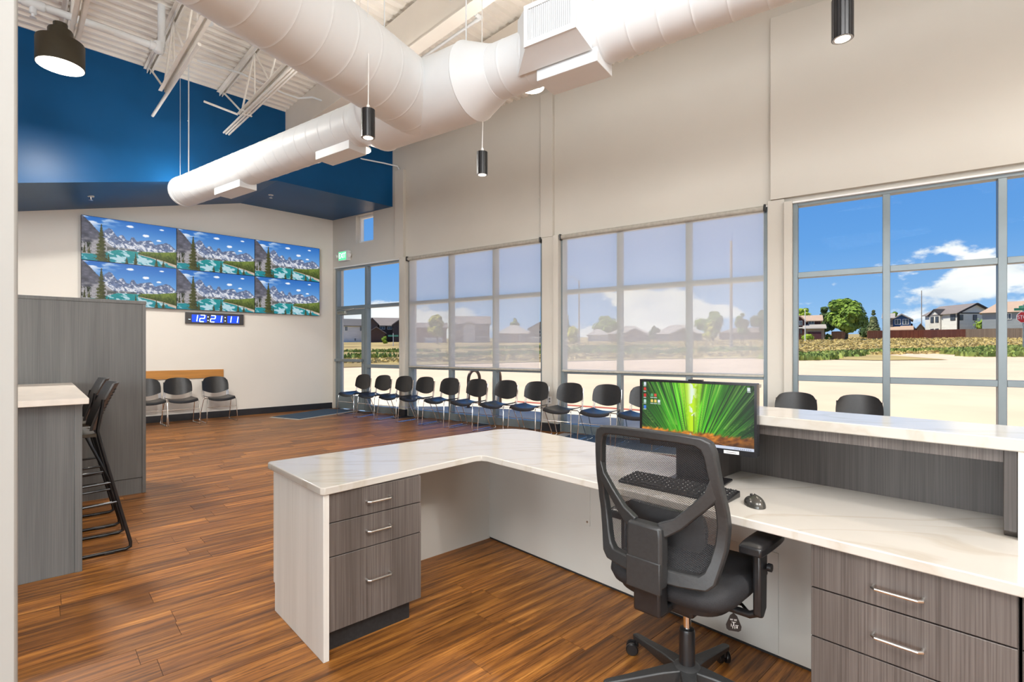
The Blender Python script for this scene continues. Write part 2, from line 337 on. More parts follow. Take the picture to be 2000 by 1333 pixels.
PLANK_ROT = DSK.rot - math.pi / 2   # planks run along the desk's return
def plank_mat():
    m = bpy.data.materials.new('brown_vinyl_plank'); m.use_nodes = True; nt = m.node_tree; N = nt.nodes; L = nt.links; b = N['Principled BSDF']
    gm = N.new('ShaderNodeNewGeometry'); at = N.new('ShaderNodeAttribute'); at.attribute_name = 'tone'
    rot = N.new('ShaderNodeMapping'); rot.inputs['Rotation'].default_value = (0, 0, -PLANK_ROT); L.new(gm.outputs['Position'], rot.inputs[0])
    off = N.new('ShaderNodeVectorMath'); off.operation = 'ADD'; L.new(rot.outputs[0], off.inputs[0])
    sc = N.new('ShaderNodeVectorMath'); sc.operation = 'SCALE'; sc.inputs['Scale'].default_value = 37.0; L.new(at.outputs['Color'], sc.inputs[0]); L.new(sc.outputs[0], off.inputs[1])
    def noise(s, det, dist=0.0, rough=0.5):
        mp = N.new('ShaderNodeMapping'); mp.inputs['Scale'].default_value = s; L.new(off.outputs[0], mp.inputs[0])
        nz = N.new('ShaderNodeTexNoise'); nz.inputs['Scale'].default_value = 1; nz.inputs['Detail'].default_value = det; nz.inputs['Distortion'].default_value = dist; nz.inputs['Roughness'].default_value = rough
        L.new(mp.outputs[0], nz.inputs['Vector']); return nz
    strip = noise((1.5, 30, 1), 3, 0.25, 0.6); grain = noise((4.5, 95, 1), 5, 0.8, 0.7)
    r1 = N.new('ShaderNodeValToRGB'); e = r1.color_ramp.elements
    e[0].position = 0.26; e[0].color = srgb(80, 52, 30); e[1].position = 0.76; e[1].color = srgb(200, 142, 76)
    for p, c in ((0.42, srgb(124, 78, 38)), (0.55, srgb(154, 99, 44)), (0.64, srgb(176, 118, 54))):
        k = e.new(p); k.color = c
    L.new(strip.outputs[0], r1.inputs[0])
    r2 = N.new('ShaderNodeValToRGB'); e = r2.color_ramp.elements; e[0].position = 0.33; e[0].color = (0.22, 0.18, 0.15, 1); e[1].position = 0.50; e[1].color = (1, 1, 1, 1)
    L.new(grain.outputs[0], r2.inputs[0])
    mx = N.new('ShaderNodeMix'); mx.data_type = 'RGBA'; mx.blend_type = 'MULTIPLY'; mx.inputs[0].default_value = 0.85
    L.new(r1.outputs[0], mx.inputs[6]); L.new(r2.outputs[0], mx.inputs[7])
    hs = N.new('ShaderNodeHueSaturation'); L.new(mx.outputs[2], hs.inputs['Color'])
    mr = N.new('ShaderNodeMapRange'); mr.inputs['To Min'].default_value = 0.66; mr.inputs['To Max'].default_value = 1.22; L.new(at.outputs['Fac'], mr.inputs['Value']); L.new(mr.outputs[0], hs.inputs['Value'])
    L.new(hs.outputs[0], b.inputs['Base Color']); b.inputs['Roughness'].default_value = 0.40; b.inputs['Specular IOR Level'].default_value = 0.32
    bp = N.new('ShaderNodeBump'); bp.inputs['Strength'].default_value = 0.12; bp.inputs['Distance'].default_value = 0.004; L.new(grain.outputs[0], bp.inputs['Height']); L.new(bp.outputs[0], b.inputs['Normal'])
    return m
M['plank'] = plank_mat()

# ================================================================== SETTING
ROOF = 5.47; PITCH = 0.03
def inside(x, y):
    """is this plan point in the room (window wall and video wall bound it)"""
    return WIN.loc((x, y))[1] < 0 and VID.loc((x, y))[1] < 0

# ---- floor: sub-floor slab, planks near the camera as pieces, the rest as one joined part
room_poly = [(CX, CY), tuple(WIN.p(14.2, 0)[:2]), tuple(WIN.p(14.2, -15.5)[:2]), tuple(VID.p(-16.5, -19.5)[:2]), tuple(VID.p(-16.5, 0)[:2])]
floor = solo('floor', MB().prism(room_poly, -0.12, -0.004), M['black_matte'], kind='structure')
FL = Frame(DSK.o.x, DSK.o.y, -DSK.y.x, -DSK.y.y)     # x along the planks
PW, PL = 0.15, 1.22
def in_frame(p, z=0.0):
    return p.y > 0.6 and abs(p.x / p.y) < 1.12 and (EYE - z) / p.y < 0.74
planks = []
for j in range(-130, 131):
    o = random.random() * PL
    for i in range(-18, 16):
        x0 = i * PL + o; y0 = j * PW
        c = FL.p(x0 + PL / 2, y0 + PW / 2)
        if not inside(c.x, c.y) or c.y < -12 or WIN.loc(c)[0] > 13.8 or VID.loc(c)[0] < -15.8: continue
        planks.append((c, x0, y0))
def keep(c):   # plan points not under the grey cabinets, not outside the frame
    if not in_frame(c): return False
    x, y = DSK.loc(c)
    if x > 1.65 and y > -0.1: return False
    if 0.75 < y and x > 0.2 and y < 3: return False
    if c.x / c.y < -0.95: return False
    return True
near = sorted([p for p in planks if keep(p[0])], key=lambda p: p[0].length)[:290]
near_id = set(id(p) for p in near)
def plank_mb(x0, y0, z=0.0):
    g = 0.0009
    return MB().box(x0 + g, x0 + PL - g, y0 + g, y0 + PW - g, -0.005, 0.0)
def set_tone(me, tones):
    a = me.color_attributes.new('tone', 'FLOAT_COLOR', 'POINT')
    a.data.foreach_set('color', np.array(tones, dtype=np.float32).ravel())
def tone4():
    t = random.random(); return (t, t, t, 1.0)
floor_loc = floor.location
for p in near:
    c, x0, y0 = p
    mb = plank_mb(-PL / 2, -PW / 2)
    me = mb.mesh('plank', M['plank'], 0); t = tone4(); set_tone(me, [t] * 8)
    o = link(bpy.data.objects.new('plank', me)); o.parent = floor
    d = c - floor_loc; o.location = (d.x, d.y, d.z); o.rotation_euler = (0, 0, FL.rot)
mb = MB(); tones = []
for p in planks:
    if id(p) in near_id: continue
    c, x0, y0 = p
    pm = plank_mb(x0, y0); mb.add([FL.p(*v) - floor_loc for v in pm.v], pm.f); tones += [tone4()] * 8
me = mb.mesh('far_planks', M['plank'], 0); set_tone(me, tones)
o = link(bpy.data.objects.new('far_planks', me)); o.parent = floor; o['kind'] = 'stuff'

# ---- window wall
HEAD, SILL, TH = 3.15, 0.10, 0.22
OPEN = [(0.10, 2.20), (2.42, 5.55), (5.88, 8.89), (9.17, 12.25)]
wb = MB()
def wall_span(mb, x0, x1, z0, z1): mb.box(x0, x1, 0, TH, z0, z1)
prev = -0.3
for a, b in OPEN:
    wall_span(wb, prev, a, -0.1, HEAD); prev = b
wall_span(wb, prev, 14.4, -0.1, HEAD)
# header with the little square window
SW = (0.80, 1.37, 3.62, 4.22)
wall_span(wb, -0.3, SW[0], HEAD, 6.0); wall_span(wb, SW[1], 14.4, HEAD, 6.0)
wall_span(wb, SW[0], SW[1], HEAD, SW[2]); wall_span(wb, SW[0], SW[1], SW[3], 6.0)
solo('wall_right', wb, M['beige'], WIN, kind='structure', smooth=0)
solo('trim_1', MB().box(2.09, 2.34, -0.07, 0.0, HEAD, 4.92), M['beige'], WIN, kind='structure', bev=0.004)
solo('trim_2', MB().box(5.53, 5.76, -0.06, 0.0, HEAD, 5.5), M['beige'], WIN, kind='structure', bev=0.004)
solo('trim_3', MB().box(8.925, 14.4, -0.07, 0.0, 3.205, 5.5), M['beige'], WIN, kind='structure', bev=0.004)
for k, (a, b) in enumerate(((2.20, 2.42), (5.55, 5.88), (8.89, 9.17))):
    mb = MB().box(a + 0.0, b - 0.09, -0.05, 0, 0.0, HEAD + (0.05 if k == 2 else 0)).box(b - 0.09, b, -0.10, 0, 0, HEAD)
    t = solo('trim_%d' % (4 + k), mb, M['beige'], WIN, kind='structure', bev=0.004)
    solo('baseboard_right_%d' % (k + 1), MB().box(a + 0.01, b + 0.01, -0.115, -0.045, 0, 0.13), M['baseboard'], WIN, kind='structure')

def window(name, x0, x1, muls, z0=SILL, z1=HEAD, bars=(2.24, 0.965), door=None):
    t = thing(name, fr=WIN, at=((x0 + x1) / 2, 0.06, 0), kind='structure'); off = ((x0 + x1) / 2, 0.06, 0)
    FW, D0, D1 = 0.055, 0.0, 0.11
    fm = lambda *a: MB().box(*a)
    part('frame_jamb', fm(x0, x0 + FW, D0, D1, 0, z1), M['alu'], t, off, 0.004)
    part('frame_jamb', fm(x1 - FW, x1, D0, D1, 0, z1), M['alu'], t, off, 0.004)
    part('frame_head', fm(x0 + FW, x1 - FW, D0, D1, z1 - FW, z1), M['alu'], t, off, 0.004)
    xs0 = x0 + FW if door is None else door
    part('frame_sill', fm(xs0, x1 - FW, D0 - 0.02, D1, 0.0, z0 + 0.03), M['alu'], t, off, 0.004)
    edges = [x0 + FW] + [e for m_ in muls for e in (m_ - 0.035, m_ + 0.035)] + [x1 - FW]
    for m_ in muls: part('mullion', fm(m_ - 0.035, m_ + 0.035, D0, D1, 0.0, z1 - FW), M['alu'], t, off, 0.004)
    zb = sorted(bars); rows = [z0 + 0.03] + [e for b in zb for e in (b - 0.034, b + 0.034)] + [z1 - FW]
    for i in range(0, len(edges), 2):
        if door is not None and i == 0:
            part('transom', fm(edges[0], edges[1], D0, D1, 2.21, 2.28), M['alu'], t, off, 0.004)
            part('pane', fm(edges[0], edges[1], 0.05, 0.058, 2.28, z1 - FW), M['glass'], t, off, smooth=0); continue
        for b in zb: part('transom', fm(edges[i], edges[i + 1], D0, D1, b - 0.034, b + 0.034), M['alu'], t, off, 0.004)
        for r in range(0, len(rows), 2): part('pane', fm(edges[i], edges[i + 1], 0.05, 0.058, rows[r], rows[r + 1]), M['glass'], t, off, smooth=0)
    # bright inner stop around the opening head
    part('head_stop', MB().box(x0, x1, D0 - 0.05, D0, z1 - 0.02, z1 + 0.0), M['alu_light'], t, off)
    return t
window('window_1', 0.10, 2.20, [1.13], door=1.16)
window('window_2', 2.42, 5.55, [3.51, 4.54])
window('window_3', 5.88, 8.89, [6.87, 7.89])
window('window_4', 9.17, 12.25, [10.11, 11.08])
# little high window
t = thing('window_5', fr=WIN, at=(1.085, 0, 3.62), kind='structure'); off = (1.085, 0, 3.62)
for nm, a in (('frame_jamb', (SW[0], SW[0] + 0.05)), ('frame_jamb', (SW[1] - 0.05, SW[1]))):
    part(nm, MB().box(a[0], a[1], 0.10, 0.17, SW[2], SW[3]), M['alu_light'], t, off, 0.003)
part('frame_head', MB().box(SW[0] + 0.05, SW[1] - 0.05, 0.10, 0.17, SW[3] - 0.05, SW[3]), M['alu_light'], t, off, 0.003)
part('frame_sill', MB().box(SW[0] + 0.05, SW[1] - 0.05, 0.10, 0.17, SW[2], SW[2] + 0.05), M['alu_light'], t, off, 0.003)
part('pane', MB().box(SW[0] + 0.05, SW[1] - 0.05, 0.13, 0.138, SW[2] + 0.05, SW[3] - 0.05), M['glass'], t, off, smooth=0)

# glass door
t = thing('door_1', fr=WIN, at=(0.625, 0.05, 0), kind='structure'); off = (0.625, 0.05, 0)
dx0, dx1 = 0.165, 1.085
part('stile', MB().box(dx0, dx0 + 0.10, 0.0, 0.05, 0.01, 2.20), M['alu'], t, off, 0.004)
part('stile', MB().box(dx1 - 0.10, dx1, 0.0, 0.05, 0.01, 2.20), M['alu'], t, off, 0.004)
part('top_rail', MB().box(dx0 + 0.10, dx1 - 0.10, 0.0, 0.05, 2.08, 2.20), M['alu'], t, off, 0.004)
part('kick_rail', MB().box(dx0 + 0.10, dx1 - 0.10, 0.0, 0.05, 0.01, 0.31), M['alu'], t, off, 0.004)
part('pane', MB().box(dx0 + 0.10, dx1 - 0.10, 0.02, 0.028, 0.31, 2.08), M['glass'], t, off, smooth=0)
part('push_bar', MB().box(dx0 - 0.02, dx1 - 0.02, -0.07, -0.02, 1.05, 1.11).box(dx0 + 0.02, dx0 + 0.06, -0.03, 0, 1.06, 1.10).box(dx1 - 0.08, dx1 - 0.04, -0.03, 0, 1.06, 1.10), M['alu'], t, off, 0.006)
part('door_closer', MB().box(0.24, 0.52, -0.07, 0.0, 2.10, 2.165).bar((0.50, -0.05, 2.17), (0.85, -0.10, 2.19), 0.03, 0.012).bar((0.85, -0.10, 2.20), (0.62, -0.01, 2.205), 0.025, 0.012), M['nickel'], t, off, 0.004)

# roller shades (hang in front of the glass: things)
for k, (a, b, lab) in enumerate(((2.43, 5.54, 'grey mesh roller shade pulled down beside the glass door bay, curling at its right edge'),
                                 (5.89, 8.875, 'grey mesh roller shade pulled down behind the computer monitor'))):
    t = thing('roller_shade', lab, 'shade', WIN, ((a + b) / 2, -0.075, 0.97), group='roller shades on the window wall'); off = ((a + b) / 2, -0.075, 0.97)
    part('roller_tube', MB().lathe([(0.036, 0), (0.036, b - a - 0.06)], 16, (a + 0.03, -0.045, 3.115), (1, 0, 0)), M['mat_edge'], t, off)
    for e in (a, b - 0.025):
        part('bracket', MB().box(e, e + 0.025, -0.085, -0.001, 3.07, 3.16), M['black'], t, off, 0.004)
    def cloth(u, v, a=a, b=b, k=k):
        x = a + 0.03 + u * (b - a - 0.06); z = 0.99 + v * (3.10 - 0.99); y = -0.022
        if k == 0 and u > 0.93: y -= 0.05 * (u - 0.93) / 0.07 * (0.5 + 0.5 * math.sin(v * 7)) * (1 - v)
        return (x, y, z)
    part('shade_fabric', MB().grid(cloth, 30, 12), M['shade'], t, off)
    part('hem_bar', MB().box(a + 0.03, b - 0.03, -0.034, -0.010, 0.965, 0.995), M['mat_edge'], t, off, 0.004)

# ---- video wall, gabled blue bulkhead, ceiling
S_R = -1.93; SOF = 4.24; SLP = 0.242
def soffit(x): return SOF if x > S_R else max(2.6, SOF + (x - S_R) * SLP)
wl = -16.6
solo('wall_back', MB().prism([(wl, -0.1), (0.15, -0.1), (0.15, SOF + 0.05), (S_R, SOF + 0.05), (-8.7, soffit(-8.7) + 0.05), (wl, soffit(wl) + 0.05)], 0, 0.2, 'xz'), M['cream'], VID, kind='structure', smooth=0)
# blue bulkhead: front face 1.93 m out from the wall, sloped soffit on the left
BD = 1.925
def bulk_right(y):   # where the bulkhead meets the window wall at depth y (VID frame)
    # window wall line in VID coordinates
    d = WIN.x; dx = d.dot(VID.x); dy = d.dot(VID.y); return y * dx / dy
mb = MB()
poly = [(wl, soffit(wl)), (-8.7, soffit(-8.7)), (S_R, SOF), (0.0, SOF), (0.0, 6.0), (wl, 6.0)]
n = len(poly)
yf = -BD
vs = []
for y in (yf, 0.0):
    for x, z in poly:
        xx = bulk_right(y) + 0.02 if x == 0.0 else x
        vs.append((xx, y, z))
mb.add(vs, [tuple(range(n)), tuple(range(n, 2 * n))[::-1]] + [(i, n + i, n + (i + 1) % n, (i + 1) % n) for i in range(n)])
solo('wall_upper_back', mb, M['blue'], VID, kind='structure', smooth=0)
solo('baseboard_back', MB().box(wl, -0.02, -0.012, 0.0, 0, 0.125), M['baseboard'], VID, kind='structure')
# far sides and the wall behind the camera close the room
solo('wall_left', MB().box(-16.7, -16.5, -19.6, 0.1, -0.1, 6.0), M['white_wall'], VID, kind='structure', smooth=0)
p0 = VID.p(-16.5, -19.5); p1 = WIN.p(14.2, -15.5); p2 = WIN.p(14.2, 0.1)
solo('wall_front', MB().bar((p0.x, p0.y, 2.95), (p1.x, p1.y, 2.95), 0.2, 6.1), M['white_wall'], kind='structure', smooth=0)
solo('wall_far_right', MB().bar((p1.x, p1.y, 2.95), (p2.x, p2.y, 2.95), 0.2, 6.1), M['white_wall'], kind='structure', smooth=0)
# near jamb at the left edge of the view
K = Frame(-0.965 * 1.02, 1.02, -1, -1)
solo('wall_near_left', MB().box(0, 1.6, -0.22, 0, 0, 5.6), mat('jamb_paint', (0.31, 0.31, 0.295, 1), 0.6, var=0.02, scale=(2,) * 3), K, kind='structure', bev=0.006)

# ceiling: corrugated deck, ribs along VID.x
mb = MB(); pit = 0.1524; y = -20.0; vs = []; prof = []
while y < 4.2:
    up = PITCH * max(0, -1.925 - y); prof += [(y, ROOF + 0.04 + up), (y + 0.045, ROOF + 0.04 + up), (y + 0.066, ROOF + up), (y + 0.132, ROOF + up)]; y += pit
prof = [q for q in prof if q[0] < -0.02]
def deck_right(y): return min(13.5, bulk_right(y) + 0.02)
vs = [(-17, a, z) for a, z in prof] + [(deck_right(a), a, z) for a, z in prof]; n = len(prof)
fs = [(i, i + 1, n + i + 1, n + i) for i in range(n - 1)]
mb.add(vs, fs)
ceil = solo('ceiling', mb, M['deck'], VID, kind='structure', smooth=0)
solo('trim_roof_slab', MB().prism([(-17.2, 0.2), (0.2, 0.2), (deck_right(-20) + .2, -20.2), (-17.2, -20.2)], ROOF + 0.38, ROOF + 0.5), M['deck'], VID, kind='structure', smooth=0)

# ================================================================== CEILING STEELWORK AND SERVICES
# joists run across the ribs (VID -y direction); xv is their position along VID.x
def vx_of(sumXZ):   # X+Z constant line -> VID x
    return (sumXZ - (CX + CY)) / R2
JL = [(0.83, 'open web steel joist above the big bronze lamp, at the ceiling\'s far left'), (2.19, 'open web steel joist with a lone brace rod, behind the sprinkler riser'),
      (3.55, 'open web steel joist with three conduits clipped under its bottom chord')]
TOPZ, BOTZ = ROOF - 0.02, 4.75
def joist(sx, label, ext=0.0):
    x = vx_of(sx); y0 = -BD - 0.01; y1 = -11.5
    t = thing('steel_joist', label, 'joist', VID, (x, y0, BOTZ), group='open web joists under the roof deck'); t.rotation_euler.rotate_axis('X', -math.atan(PITCH)); off = (x, y0, BOTZ)
    for s in (-1, 1):
        part('top_chord', MB().box(x + s * 0.012 if s > 0 else x - 0.062, x + 0.062 if s > 0 else x - 0.012, y1, y0, TOPZ - 0.008, TOPZ).box(x + s * 0.018 - 0.004, x + s * 0.018 + 0.004, y1, y0, TOPZ - 0.06, TOPZ), M['steel'], t, off)
    yb0 = y0 - 0.95
    for s in (-1, 1):
        part('bottom_chord', MB().box(x + 0.010 if s > 0 else x - 0.055, x + 0.055 if s > 0 else x - 0.010, y1, yb0, BOTZ, BOTZ + 0.007).box(x + s * 0.014 - 0.004, x + s * 0.014 + 0.004, y1, yb0, BOTZ, BOTZ + 0.05), M['steel'], t, off)
    nodes = []; yy = y0 - 0.12; top = True; k = 0
    pts = [(x, yy, TOPZ - 0.03)]
    yb = yb0 - 0.05
    pts.append((x, yb, BOTZ + 0.03)); yb -= 0.55
    while yb > y1:
        k += 1; pts.append((x, yb, TOPZ - 0.03 if k % 2 else BOTZ + 0.03)); yb -= 0.55
    for a, b in zip(pts, pts[1:]):
        part('web_rod', MB().tube([a, b], 0.014, 6), M['steel'], t, off)
    for p in pts[2::2]:
        part('web_post', MB().tube([(x, p[1], BOTZ + 0.03), (x, p[1], TOPZ - 0.03)], 0.011, 6), M['steel'], t, off)
    return t
for sx, lab in JL: joist(sx, lab)
# conduits clipped along the third joist, and the lone brace rod by the second
x3 = vx_of(3.55)
for k, dx in enumerate((-0.035, 0.005, 0.045)):
    solo('conduit', MB().tube([(x3 + dx, -BD - 0.25 + (0.0 if k else -0.02), 4.715), (x3 + dx, -6.2, 4.715)], 0.014, 10), M['steel'], VID,
         ('left', 'middle', 'right')[k] + ' one of the three conduits under the third joist, ending before the blue wall', 'conduit', 'conduits under the joist')
solo('conduit_clip', MB().box(x3 - 0.07, x3 + 0.07, -BD - 1.24, -BD - 1.20, 4.735, 4.75).box(x3 - 0.065, x3 + 0.07, -BD - 1.24, -BD - 1.20, 4.692, 4.700), M['steel'], VID, 'small strap clip holding the three conduits to the joist', 'clip')
x2 = vx_of(2.19)
solo('brace_rod', MB().tube([(x2 + 0.03, -BD - 0.12, 4.74), (x2 + 0.03, -BD - 2.6, 4.74)], 0.02, 10), M['steel'], VID, 'slim pale rod running out below the second joist towards the blue wall', 'rod')
# cross bridging and thin wires
solo('bridging_rod', MB().tube([(x3 - 0.42, -BD - 0.72, 4.92), (x3 - 0.02, -BD - 0.9, 4.80)], 0.016, 8), M['steel'], VID, 'short horizontal stub rod left of the third joist, against the blue wall', 'rod')
# beams
xb = vx_of(4.96)
solo('ceiling_beam', MB().box(xb, xb + 0.17, -12.5, -BD + 0.4, 4.985, 4.999).box(xb + 0.02, xb + 0.15, -12.5, -BD + 0.4, 4.999, ROOF + 0.03), M['beam'], VID, 'deep tan roof beam crossing behind the big white duct', 'beam')
solo('ceiling_beam', MB().box(vx_of(6.60), vx_of(6.60) + 0.15, -12.5, -3.0, 5.14, ROOF + 0.06), M['beam'], VID, 'shallower tan roof beam nearest the window wall, above the duct grille', 'beam')
solo('brace_bar', MB().box(-4.2, xb - 0.001, -7.22, -7.15, 5.02, 5.09), M['steel'], VID, 'pale horizontal brace bar butting into the deep tan beam, top centre', 'bar')

# sprinkler main at top left with riser
def W3(px, py, h):
    Z = (EYE - h) * 1000 / (py - 683); return Vector(((px - 1000) / 1000 * Z, Z, h))
t = thing('sprinkler_pipe', 'white sprinkler main with riser and tee above the bronze lamp, top left', 'pipe', WORLD, tuple(W3(310, 93, 4.95))); off = tuple(W3(310, 93, 4.95))
e = W3(310, 93, 4.95); s0 = e + Vector((-1, -1, 0)) * 3.2
part('main_pipe', MB().tube([s0, e], 0.040, 14), M['duct'], t, off)
part('riser', MB().tube([e + Vector((0.02, 0.02, 0)), e + Vector((0.02, 0.02, 0.52))], 0.040, 14), M['duct'], t, off)
part('elbow', MB().lathe([(0.03, -0.07), (0.052, -0.06), (0.056, 0), (0.052, 0.06), (0.03, 0.07)], 14, e, (0, 0, 1)).lathe([(0.05, 0), (0.05, 0.09)], 14, e, (-1, -1, 0)), M['duct'], t, off)
q = e + Vector((-1, -1, 0)) * 0.78
part('tee', MB().lathe([(0.05, -0.09), (0.05, 0.09)], 14, q, (1, 1, 0)).lathe([(0.03, 0), (0.03, -0.10), (0.015, -0.11), (0.015, -0.14), (0.03, -0.145)], 10, q, (0, 0, 1)), M['duct'], t, off)
h = e + Vector((-1, -1, 0)) * 1.0
part('hanger', MB().tube([h + Vector((0, 0, 0.04)), h + Vector((0, 0, 0.50))], 0.012, 8).lathe([(0.05, -0.025), (0.05, 0.025)], 12, h, (1, 1, 0)), M['duct'], t, off)
# small branch pipe behind the tee duct
pa, pb, pc = W3(883, 0, 5.2), W3(939, 34, 5.2), W3(877, 104, 5.2)
pa = pb + Vector((-1, -1, 0)) * 1.6; pc2 = pb + Vector((-1, 1, 0)) * 2.4
t = thing('sprinkler_branch', 'thin white sprinkler branch with a square bend right of the tan beam', 'pipe', WORLD, tuple(pb))
part('branch_pipe', MB().tube([pa, pb - Vector((0.03, 0.03, 0))], 0.018, 10), M['duct'], t, tuple(pb))
part('branch_pipe', MB().tube([pb + Vector((-0.03, 0.03, 0)), pc2], 0.018, 10), M['duct'], t, tuple(pb))
part('elbow', MB().tube([pb - Vector((0.06, 0.06, 0)), pb, pb + Vector((-0.06, 0.06, 0))], 0.027, 10), M['duct'], t, tuple(pb))
# conduit that wanders under the deck from the second joist to the beam
cp = [W3(x, y, 5.3) for x, y in ((385, 118), (470, 143), (555, 183), (583, 192), (610, 190))] + [W3(635, 199, 5.15), W3(652, 206, 5.05)]
solo('conduit', MB().tube(cp, 0.014, 8), M['duct'], WORLD, 'bent white conduit crossing the deck from the joists to the tan beam', 'conduit')
# round white junction cover / sprinkler escutcheon near the big duct
jc = W3(402, 44, 4.95)
t = thing('junction_cover', 'round white cover plate with a small silver sprinkler head beside the big duct', 'cover', WORLD, tuple(jc))
part('plate', MB().lathe([(0.075, 0), (0.075, 0.012), (0.05, 0.03)], 20, jc, (0, 0, 1)), M['duct'], t, tuple(jc))
part('sprinkler_head', MB().lathe([(0.016, 0), (0.010, -0.02), (0.022, -0.022), (0.022, -0.028)], 10, jc, (0, 0, 1)), M['chrome'], t, tuple(jc))
part('drop_conduit', MB().tube([jc + Vector((0.0, 0, 0.0)), W3(372, 95, 4.93), W3(357, 112, 4.85), W3(348, 135, 4.82)], 0.012, 8), M['duct'], t, tuple(jc))

# ---- spiral ducts
DA, HA, RA = 3.8, 3.62, 0.212
def ridged(r, L, step=0.21, h=0.0022):
    prof = [(r, 0)]; x = step * 0.6
    while x < L - 0.05:
        prof += [(r, x - 0.020), (r, x - 0.006), (r + h, x), (r, x + 0.006), (r, x + 0.020)]; x += step
    return prof + [(r, L)]
sT = 6.50; dk = thing('spiral_duct', 'white spiral duct with tee, grille box and bottom outlets hanging under the roof', 'duct', WIN, (sT, -DA, HA)); off = (sT, -DA, HA)
s_end = 1.75; tl, tr = 5.95, 7.16
part('branch_pipe', MB().lathe(ridged(RA, tl - 0.22 - s_end), 40, (s_end, -DA, HA), (1, 0, 0)), M['duct'], dk, off, smooth=0.5)
part('end_cap', MB().lathe([(RA + 0.006, 0), (RA + 0.006, 0.04)], 40, (s_end - 0.01, -DA, HA), (1, 0, 0)), M['duct'], dk, off)
RB = 0.315
part('branch_pipe', MB().lathe(ridged(RA, 13.9 - tr - 0.25), 40, (tr + 0.25, -DA, HA), (1, 0, 0)), M['duct'], dk, off, smooth=0.5)
part('tee_fitting', MB().lathe([(RA + 0.004, -0.23), (RA + 0.012, -0.2), (RB, 0.0), (RB + 0.008, 0.012), (RB, 0.024), (RB, tr - tl - 0.024), (RB + 0.008, tr - tl - 0.012), (RB, tr - tl), (RA + 0.012, tr - tl + 0.22), (RA + 0.004, tr - tl + 0.25)], 40, (tl, -DA, HA), (1, 0, 0)), M['duct'], dk, off, smooth=0.35)
th = math.radians(7.5)
dB = (math.sin(th), -math.cos(th), 0)
part('main_pipe', MB().lathe(ridged(RB, 8.0, 0.24), 48, (sT, -DA, HA), dB), M['duct'], dk, off, smooth=0.5)
# grille box on the room side of the right branch
def frustum(mb, a, b):
    return mb.add(a + b, [(0, 1, 2, 3), (7, 6, 5, 4), (0, 4, 5, 1), (1, 5, 6, 2), (2, 6, 7, 3), (3, 7, 4, 0)])
y0, y1 = -DA - 0.15, -DA - 0.45
A = [(7.70, y0, 3.42), (8.34, y0, 3.42), (8.34, y0, 3.90), (7.70, y0, 3.90)]
B = [(7.955, y1, 3.40), (8.37, y1, 3.40), (8.37, y1, 3.70), (7.955, y1, 3.70)]
A = [(7.70, y0, 3.43), (8.33, y0, 3.43), (8.33, y0, 3.86), (7.70, y0, 3.86)]
B = [(7.88, y1 + 0.13, 3.50), (8.30, y1 + 0.13, 3.50), (8.30, y1 + 0.13, 3.80), (7.88, y1 + 0.13, 3.80)]
gb = part('grille_box', frustum(MB(), A, B), M['duct'], dk, off, smooth=0)
gy = y1 + 0.13
part('grille_frame', MB().ring([(7.88, 3.50), (8.30, 3.50), (8.30, 3.80), (7.88, 3.80)], [(7.915, 3.54), (8.265, 3.54), (8.265, 3.765), (7.915, 3.765)], gy - 0.02, gy - 0.001), M['duct'], gb, off, smooth=0)
part('grille_back', MB().box(7.915, 8.265, gy - 0.004, gy - 0.001, 3.54, 3.765), M['grille'], gb, off, smooth=0)
for k in range(22):
    x = 7.922 + k * 0.0160
    part('louver', MB().bar((x, gy - 0.011, 3.54), (x, gy - 0.011, 3.765), 0.003, 0.014, (0.5, 0.8, 0)), M['duct'], gb, off, smooth=0)
for xa, xb_, w in ((2.86, 3.50, 0.11), (5.06, 5.62, 0.11), (7.86, 8.36, 0.13)):
    part('outlet_box', MB().box(xa, xb_, -DA - w, -DA + w, HA - RA - 0.055, HA - RA + 0.08), M['duct'], dk, off, 0.004)
part('hanger_rod', MB().tube([(s_end + 0.13, -DA, HA + RA - 0.01), (s_end + 0.13, -DA, ROOF + 0.03)], 0.009, 8).box(s_end + 0.10, s_end + 0.125, -DA - 0.004, -DA + 0.004, 4.62, 4.63), M['duct'], dk, off)
for xh in (6.02, 7.06): part('hanger_rod', MB().tube([(xh, -DA, HA + RB - 0.01), (xh, -DA, ROOF + 0.10)], 0.006, 8), M['duct'], dk, off)

# ---- lamps
def highbay(p, label, energy, k=1.0, slim=False):
    t = thing('high_bay_lamp', label, 'lamp', WORLD, p, group='high bay lamps'); r = 0.165 * k
    if slim:
        part('shade', MB().lathe([(r, 0.0), (r, 0.018), (r * 0.5, 0.03), (0.02, 0.04)], 40), M['pcb_white'], t)
        light('deck_fill_light', 'AREA', (p[0], p[1], p[2] + 0.06), 6 if p[0] < -4 else 13, (1, 0.97, 0.92), (math.pi, 0, 0), r * 1.6, shape='DISK')  # extra light added above the disc to brighten the roof deck
        part('cable', MB().tube([(0, 0, 0.03), (0, 0, ROOF + 0.06 - p[2])], 0.003, 8), M['pcb_white'], t)
    else:
        part('shade', MB().lathe([(r, 0.0), (r, 0.20 * k), (r * 0.98, 0.212 * k), (r * .52, 0.218 * k), (r * .52, 0.30 * k), (r * .49, 0.312 * k), (0.03, 0.312 * k)], 40), M['lamp_bronze'], t)
        part('stem', MB().tube([(0, 0, 0.3 * k), (0, 0, 4.75 - p[2])], r * .30, 14), M['lamp_bronze'], t)
    part('diffuser', MB().lathe([(0, -0.003), (r * 0.96, -0.003), (r * 0.96, 0.004)], 40), M['lamp_glow'], t)
    light('high_bay_light', 'AREA', (p[0], p[1], p[2] - 0.02), energy, (1, 0.95, 0.88), (0, 0, 0), r * 1.9, shape='DISK')
    return t
